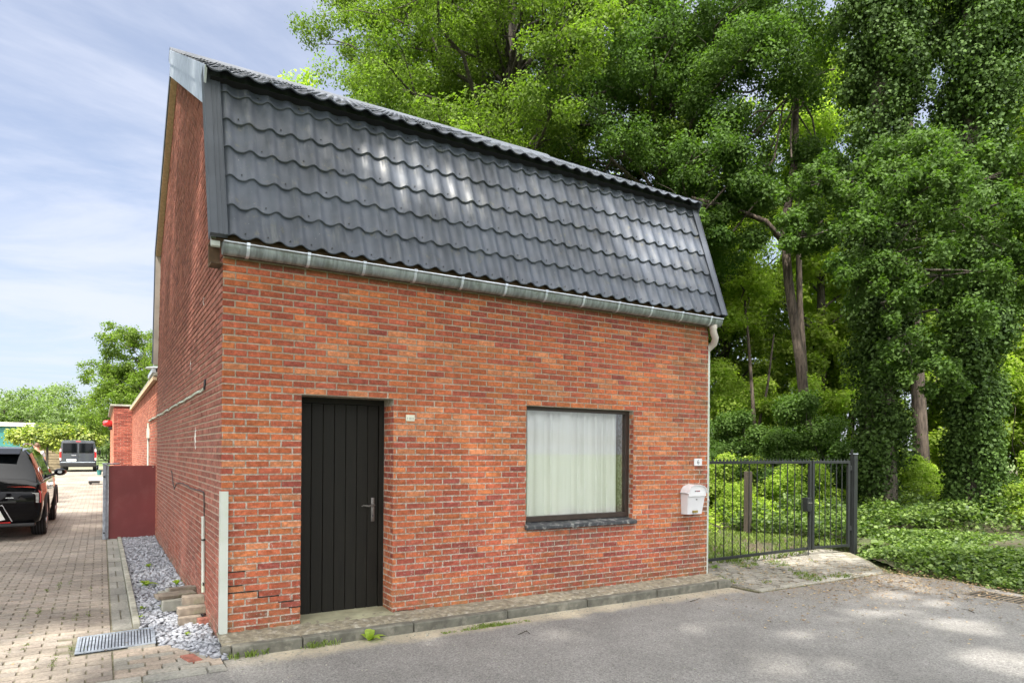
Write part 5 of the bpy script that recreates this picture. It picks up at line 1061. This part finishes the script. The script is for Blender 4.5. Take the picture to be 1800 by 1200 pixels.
# house and lawn across the road (mirrored in the window)
nh = empty('neighbour_house', (14, -40, 0), label='pale house with dark gabled roof across the road, mirrored in the window', cat='house')
b = MB(); b.box((-9, -4, 0), (9, 4, 3.2), 'pale_board'); b.prism([(-4, 3.2), (4, 3.2), (0, 6.6)], 'x', -9, 9, 'pale_board'); b.build('wall', nh); b = MB(); b.prism([(-4.6, 3.0), (-4.6, 3.15), (0, 6.95), (4.6, 3.15), (4.6, 3.0), (0, 6.75)], 'x', -9.3, 9.3, 'tile'); b.build('roof', nh)
for x in (-6, -2.5, 2, 6): b = MB(); b.box((x - .7, 3.98, 1), (x + .7, 4.03, 2.4), 'carglass'); b.build('window', nh)
# ------------------------------------------------------------------ ground cover
def ground_leaves(name, regions, n, size, mat, seed, label, cat, hmin=.02, hmax=.18, up=1.2, zf=None, kind='stuff', clump=None, aspect=.85):
    rnd = random.Random(seed); P = []
    while len(P) < n:
        x0, x1, y0, y1 = regions[rnd.randrange(len(regions))]; x, y = rnd.uniform(x0, x1), rnd.uniform(y0, y1)
        if clump and not clump(x, y, rnd): continue
        P.append((x, y, (zf(x, y) if zf else 0) + rnd.uniform(hmin, hmax)))
    V, F, T_ = leaves(P, [.01] * n, [1] * n, size, seed, aspect=aspect, up=up, tvar=.3); return put(name, np_mesh(name, V, F, [mat], tint=T_), None, label=label, cat=cat, kind=kind)
def bank(x, y):   # left limit of the ivy bank
    return 10.0 if y > .5 else (8.72 + (y + .85) * .86 if y > -.85 else 8.74 + .05 * math.sin(y * 4)) + .06 * math.sin(y * 7)
bk = MB(); rows = []
for i in range(50):
    y = -8 + 9.2 * i / 49; r_ = []
    for j in range(30): u = j / 29; x = bank(0, y) - .05 + u * 8; r_.append((x, y, -.03 + .13 * min(1, u * 8 / .9) + .06 * math.sin(x * 2.3 + y * 1.7)))
    rows.append(r_)
bk.sheet(rows, 'soil'); bk.build('bank_soil', smooth=True, kind='structure')
def bz(x, y): u = x - bank(0, y); return -.03 + .13 * min(1, max(0, u) / .9) + .06 * math.sin(x * 2.3 + y * 1.7)
ground_leaves('ground_ivy', [(8.5, 14.5, -6, 1.2), (8.5, 12, -3.5, .8)], 62000, .056, 'cover_leaf', 101, 'dense green ground ivy covering the bank right of the gate', 'ground cover', .0, .12, zf=bz, clump=lambda x, y, r: x > bank(0, y) + r.uniform(-.12, .35) ** 1)
nz = lambda x, y: math.sin(x * 1.7 + 1) + math.sin(y * 1.9 + x * .6) + math.sin(x * 3.7 - y * 2.3)
ground_leaves('undergrowth', [(5.9, 20, 3.4, 9), (9, 17, 2.6, 7), (14.5, 24, -2, 6), (15, 40, -6, 14)], 42000, .075, 'bright_leaf', 102, 'leafy sunlit undergrowth on the woodland floor behind the gate', 'undergrowth', .02, .30, zf=lambda x, y: .02 + .08 * max(0, nz(x, y)) + min(.35, .05 * max(0, x - 9)), clump=lambda x, y, r: nz(x, y) > r.uniform(-2.2, 1.2))
ground_leaves('shade_undergrowth', [(9.9, 14, .7, 3.6), (13, 18, -1, 4)], 26000, .07, 'cover_leaf', 103, 'darker leafy plants in the shade right of the gate post', 'undergrowth', .02, .28, zf=lambda x, y: .05 + .12 * max(0, nz(x * 1.6, y * 1.6)) + min(.35, .05 * max(0, x - 9)))
# grass tufts behind the gate
def tufts(name, n, reg, hh, seed, label, clump=None, mat='grass_blade', w_=.006, zf=lambda x, y: 0):
    rg2 = random.Random(seed); V = []; F = []; T_ = []
    while len(F) < n:
        x, y = rg2.uniform(reg[0], reg[1]), rg2.uniform(reg[2], reg[3])
        if clump and not clump(x, y, rg2): continue
        for _ in range(rg2.randrange(3, 7)):
            a = rg2.uniform(0, 6.28); h_ = hh * rg2.uniform(.5, 1.2); dx, dy = math.cos(a) * h_ * .55, math.sin(a) * h_ * .55; px, py = x + rg2.uniform(-.02, .02), y + rg2.uniform(-.02, .02); s_, c_ = -math.sin(a) * w_, math.cos(a) * w_; i = len(V); z = zf(x, y)
            V += [(px - s_, py - c_, z), (px + s_, py + c_, z), (px + dx * .45, py + dy * .45, z + h_ * .75), (px + dx, py + dy, z + h_)]; F.append((i, i + 1, i + 3, i + 2)); T_.append(rg2.random())
    return put(name, np_mesh(name, np.array(V), np.array(F), [mat], tint=np.array(T_)), None, label=label, cat='grass', kind='stuff')
tufts('grass', 26000, (5.9, 11.5, .7, 6.5), .075, 110, 'short trodden grass behind the black gate', zf=lambda x, y: .03 + .04 * math.sin(x * 1.3 + y), clump=lambda x, y, r: nz(x * 1.5, y * 1.5) > r.uniform(-2.5, .8))
tufts('joint_weeds', 1500, (5.9, 8.4, -.8, .7), .03, 111, 'low weeds in the joints of the gate paving', w_=.004, clump=lambda x, y, r: nz(x * 2.3 + 2, y * 2.7) > 1.2 + r.uniform(-.4, .5))
tufts('kerb_weeds', 170, (-.02, 1.0, -.46, -.405), .05, 112, 'small weeds along the foot of the kerb below the corner', w_=.004, zf=lambda x, y: -.02, clump=lambda x, y, r: math.sin(x * 11) > r.uniform(-.3, 1))
tufts('kerb_moss', 800, (1.75, 2.7, -.60, -.48), .018, 113, 'strip of moss and weeds on the road edge before the window', w_=.004, zf=lambda x, y: -.02, clump=lambda x, y, r: math.sin(x * 9) + math.sin(y * 40) > r.uniform(-.6, 1.5))
tufts('paving_moss', 700, (-2.4, -.6, -.5, 4), .014, 114, 'tiny moss tufts in the driveway joints', w_=.003, clump=lambda x, y, r: nz(x * 3 + 4, y * 2.2) > 1.7 + r.uniform(-.3, .5) and abs(((x / .106) % 1) - .5) > .38)
# weeds one could pick
def rosette(label, x, y, z, s_, seed, n=11, mat='cover_leaf'):
    rnd = random.Random(seed); V = []; F = []; T_ = []
    for i in range(n):
        a = rnd.uniform(0, 6.28); Ln = s_ * rnd.uniform(.6, 1.15); wd = Ln * .17; el = rnd.uniform(.6, 1.35); d = Vector((math.cos(a), math.sin(a), 0)); q = Vector((-d.y, d.x, 0)); st = []
        for k_ in range(6): t_ = k_ / 5; p = d * Ln * t_ * math.cos(el) + Vector((0, 0, Ln * (math.sin(el) * t_ - .55 * t_ * t_))); ww = wd * math.sin(math.pi * min(.97, t_ * .85 + .12)); st.append((p - q * ww, p + q * ww))
        b0 = len(V)
        for A, B in st: V += [A[:], B[:]]
        for k_ in range(5): F.append((b0 + 2 * k_, b0 + 2 * k_ + 1, b0 + 2 * k_ + 3, b0 + 2 * k_ + 2)); T_.append(rnd.uniform(.5, 1))
    o = put('weed', np_mesh('weed', np.array(V), np.array(F), [mat], tint=np.array(T_)), None, label=label, cat='weed', group='weeds in the gravel and along the kerb'); o.location = (x, y, z); return o
rosette('large drooping weed growing from the kerb foot before the door', 1.13, -.47, -.02, .19, 1, 13, 'bright_leaf')
rosette('largest green weed in the middle of the pebble strip', -.40, 2.9, .02, .15, 2, 14, 'bright_leaf'); rosette('weed in the pebbles against the gable foot', -.09, 2.75, .03, .12, 3, 11, 'bright_leaf'); rosette('weed between the pebbles left of the thick grey slab', -.33, 1.55, .02, .11, 4, 10, 'bright_leaf'); rosette('small weed at the edging left of the far stack', -.50, 1.62, .01, .08, 5, 8, 'bright_leaf'); rosette('small weed far up the pebble strip near the red panel', -.30, 4.3, .02, .10, 6, 9, 'bright_leaf'); rosette('small weed by the end of the edging', -.53, 1.25, .01, .07, 7, 8, 'bright_leaf'); rosette('tiny weed low in the pebbles above the pink brick', -.22, .35, .02, .06, 8, 7, 'bright_leaf')
rosette('weed at the foot of the gate near the house corner', 6.55, .55, .0, .14, 9, 10, 'cover_leaf'); rosette('clump of broad weeds beside the tall gate post', 10.15, .35, .05, .34, 10, 16, 'cover_leaf')
# fallen leaves, twigs
ground_leaves('leaf_litter', [(4.5, 8.6, -3.5, -.6), (5.8, 8.6, -1.6, .6), (7.4, 8.8, -3, .3)], 2600, .032, 'dry_leaf', 120, 'dry leaves and bud scales scattered on the road and gate paving', 'leaf litter', -.016, -.008, up=3.5, clump=lambda x, y, r: (x * .55 + y * .75) > r.uniform(.3, 4.4) and not (x > 5.75 and y > -.8 and x < 8.45) or (x > 5.8 and y > -.8 and r.random() < .25))
ground_leaves('paving_litter', [(5.8, 8.4, -.8, .7)], 500, .035, 'dry_leaf', 121, 'dry leaves lying on the gate paving', 'leaf litter', .006, .012, up=3.5)
ground_leaves('driveway_petals', [(-2.2, .0, -.6, 4)], 46, .028, 'dry_leaf', 122, 'a few dry leaves and petals on the driveway paving', 'leaf litter', .006, .011, up=3.5)
pts = []; rnd = random.Random(33)
while len(pts) < 1500:
    x, y = rnd.uniform(-.0, 8.3), rnd.uniform(-3, -.42)
    if rnd.random() < (.8 if y > -.62 else .10 + .05 * max(0, x - 4)): pts.append((x, y, -.02 + rnd.uniform(0, .003)))
scatter_rocks('road_grit', pts, .0065, 8, 'concrete', label='loose grit lying on the road along the kerb', cat='grit', kind='stuff')
for i, (x, y, L_, a) in enumerate([(2.35, -.95, .16, .3), (2.45, -.98, .10, 1.4), (6.6, -1.15, .22, .2), (7.3, -1.5, .35, -.2), (7.6, -2.1, .3, .5), (4.7, -.75, .25, .1), (6.9, -2.6, .18, .9), (8.0, -1.4, .22, 2.0)]):
    b = MB(); b.tube([(0, 0, 0), (L_ * .5 * math.cos(a), L_ * .5 * math.sin(a), .006), (L_ * math.cos(a + .2), L_ * math.sin(a + .2), 0)], [.004, .003, .002], 5, 'bark'); o = b.build('twig', label='short dark dry twig lying on the asphalt', cat='twig', group='twigs on the road'); o.location = (x, y, -.016)
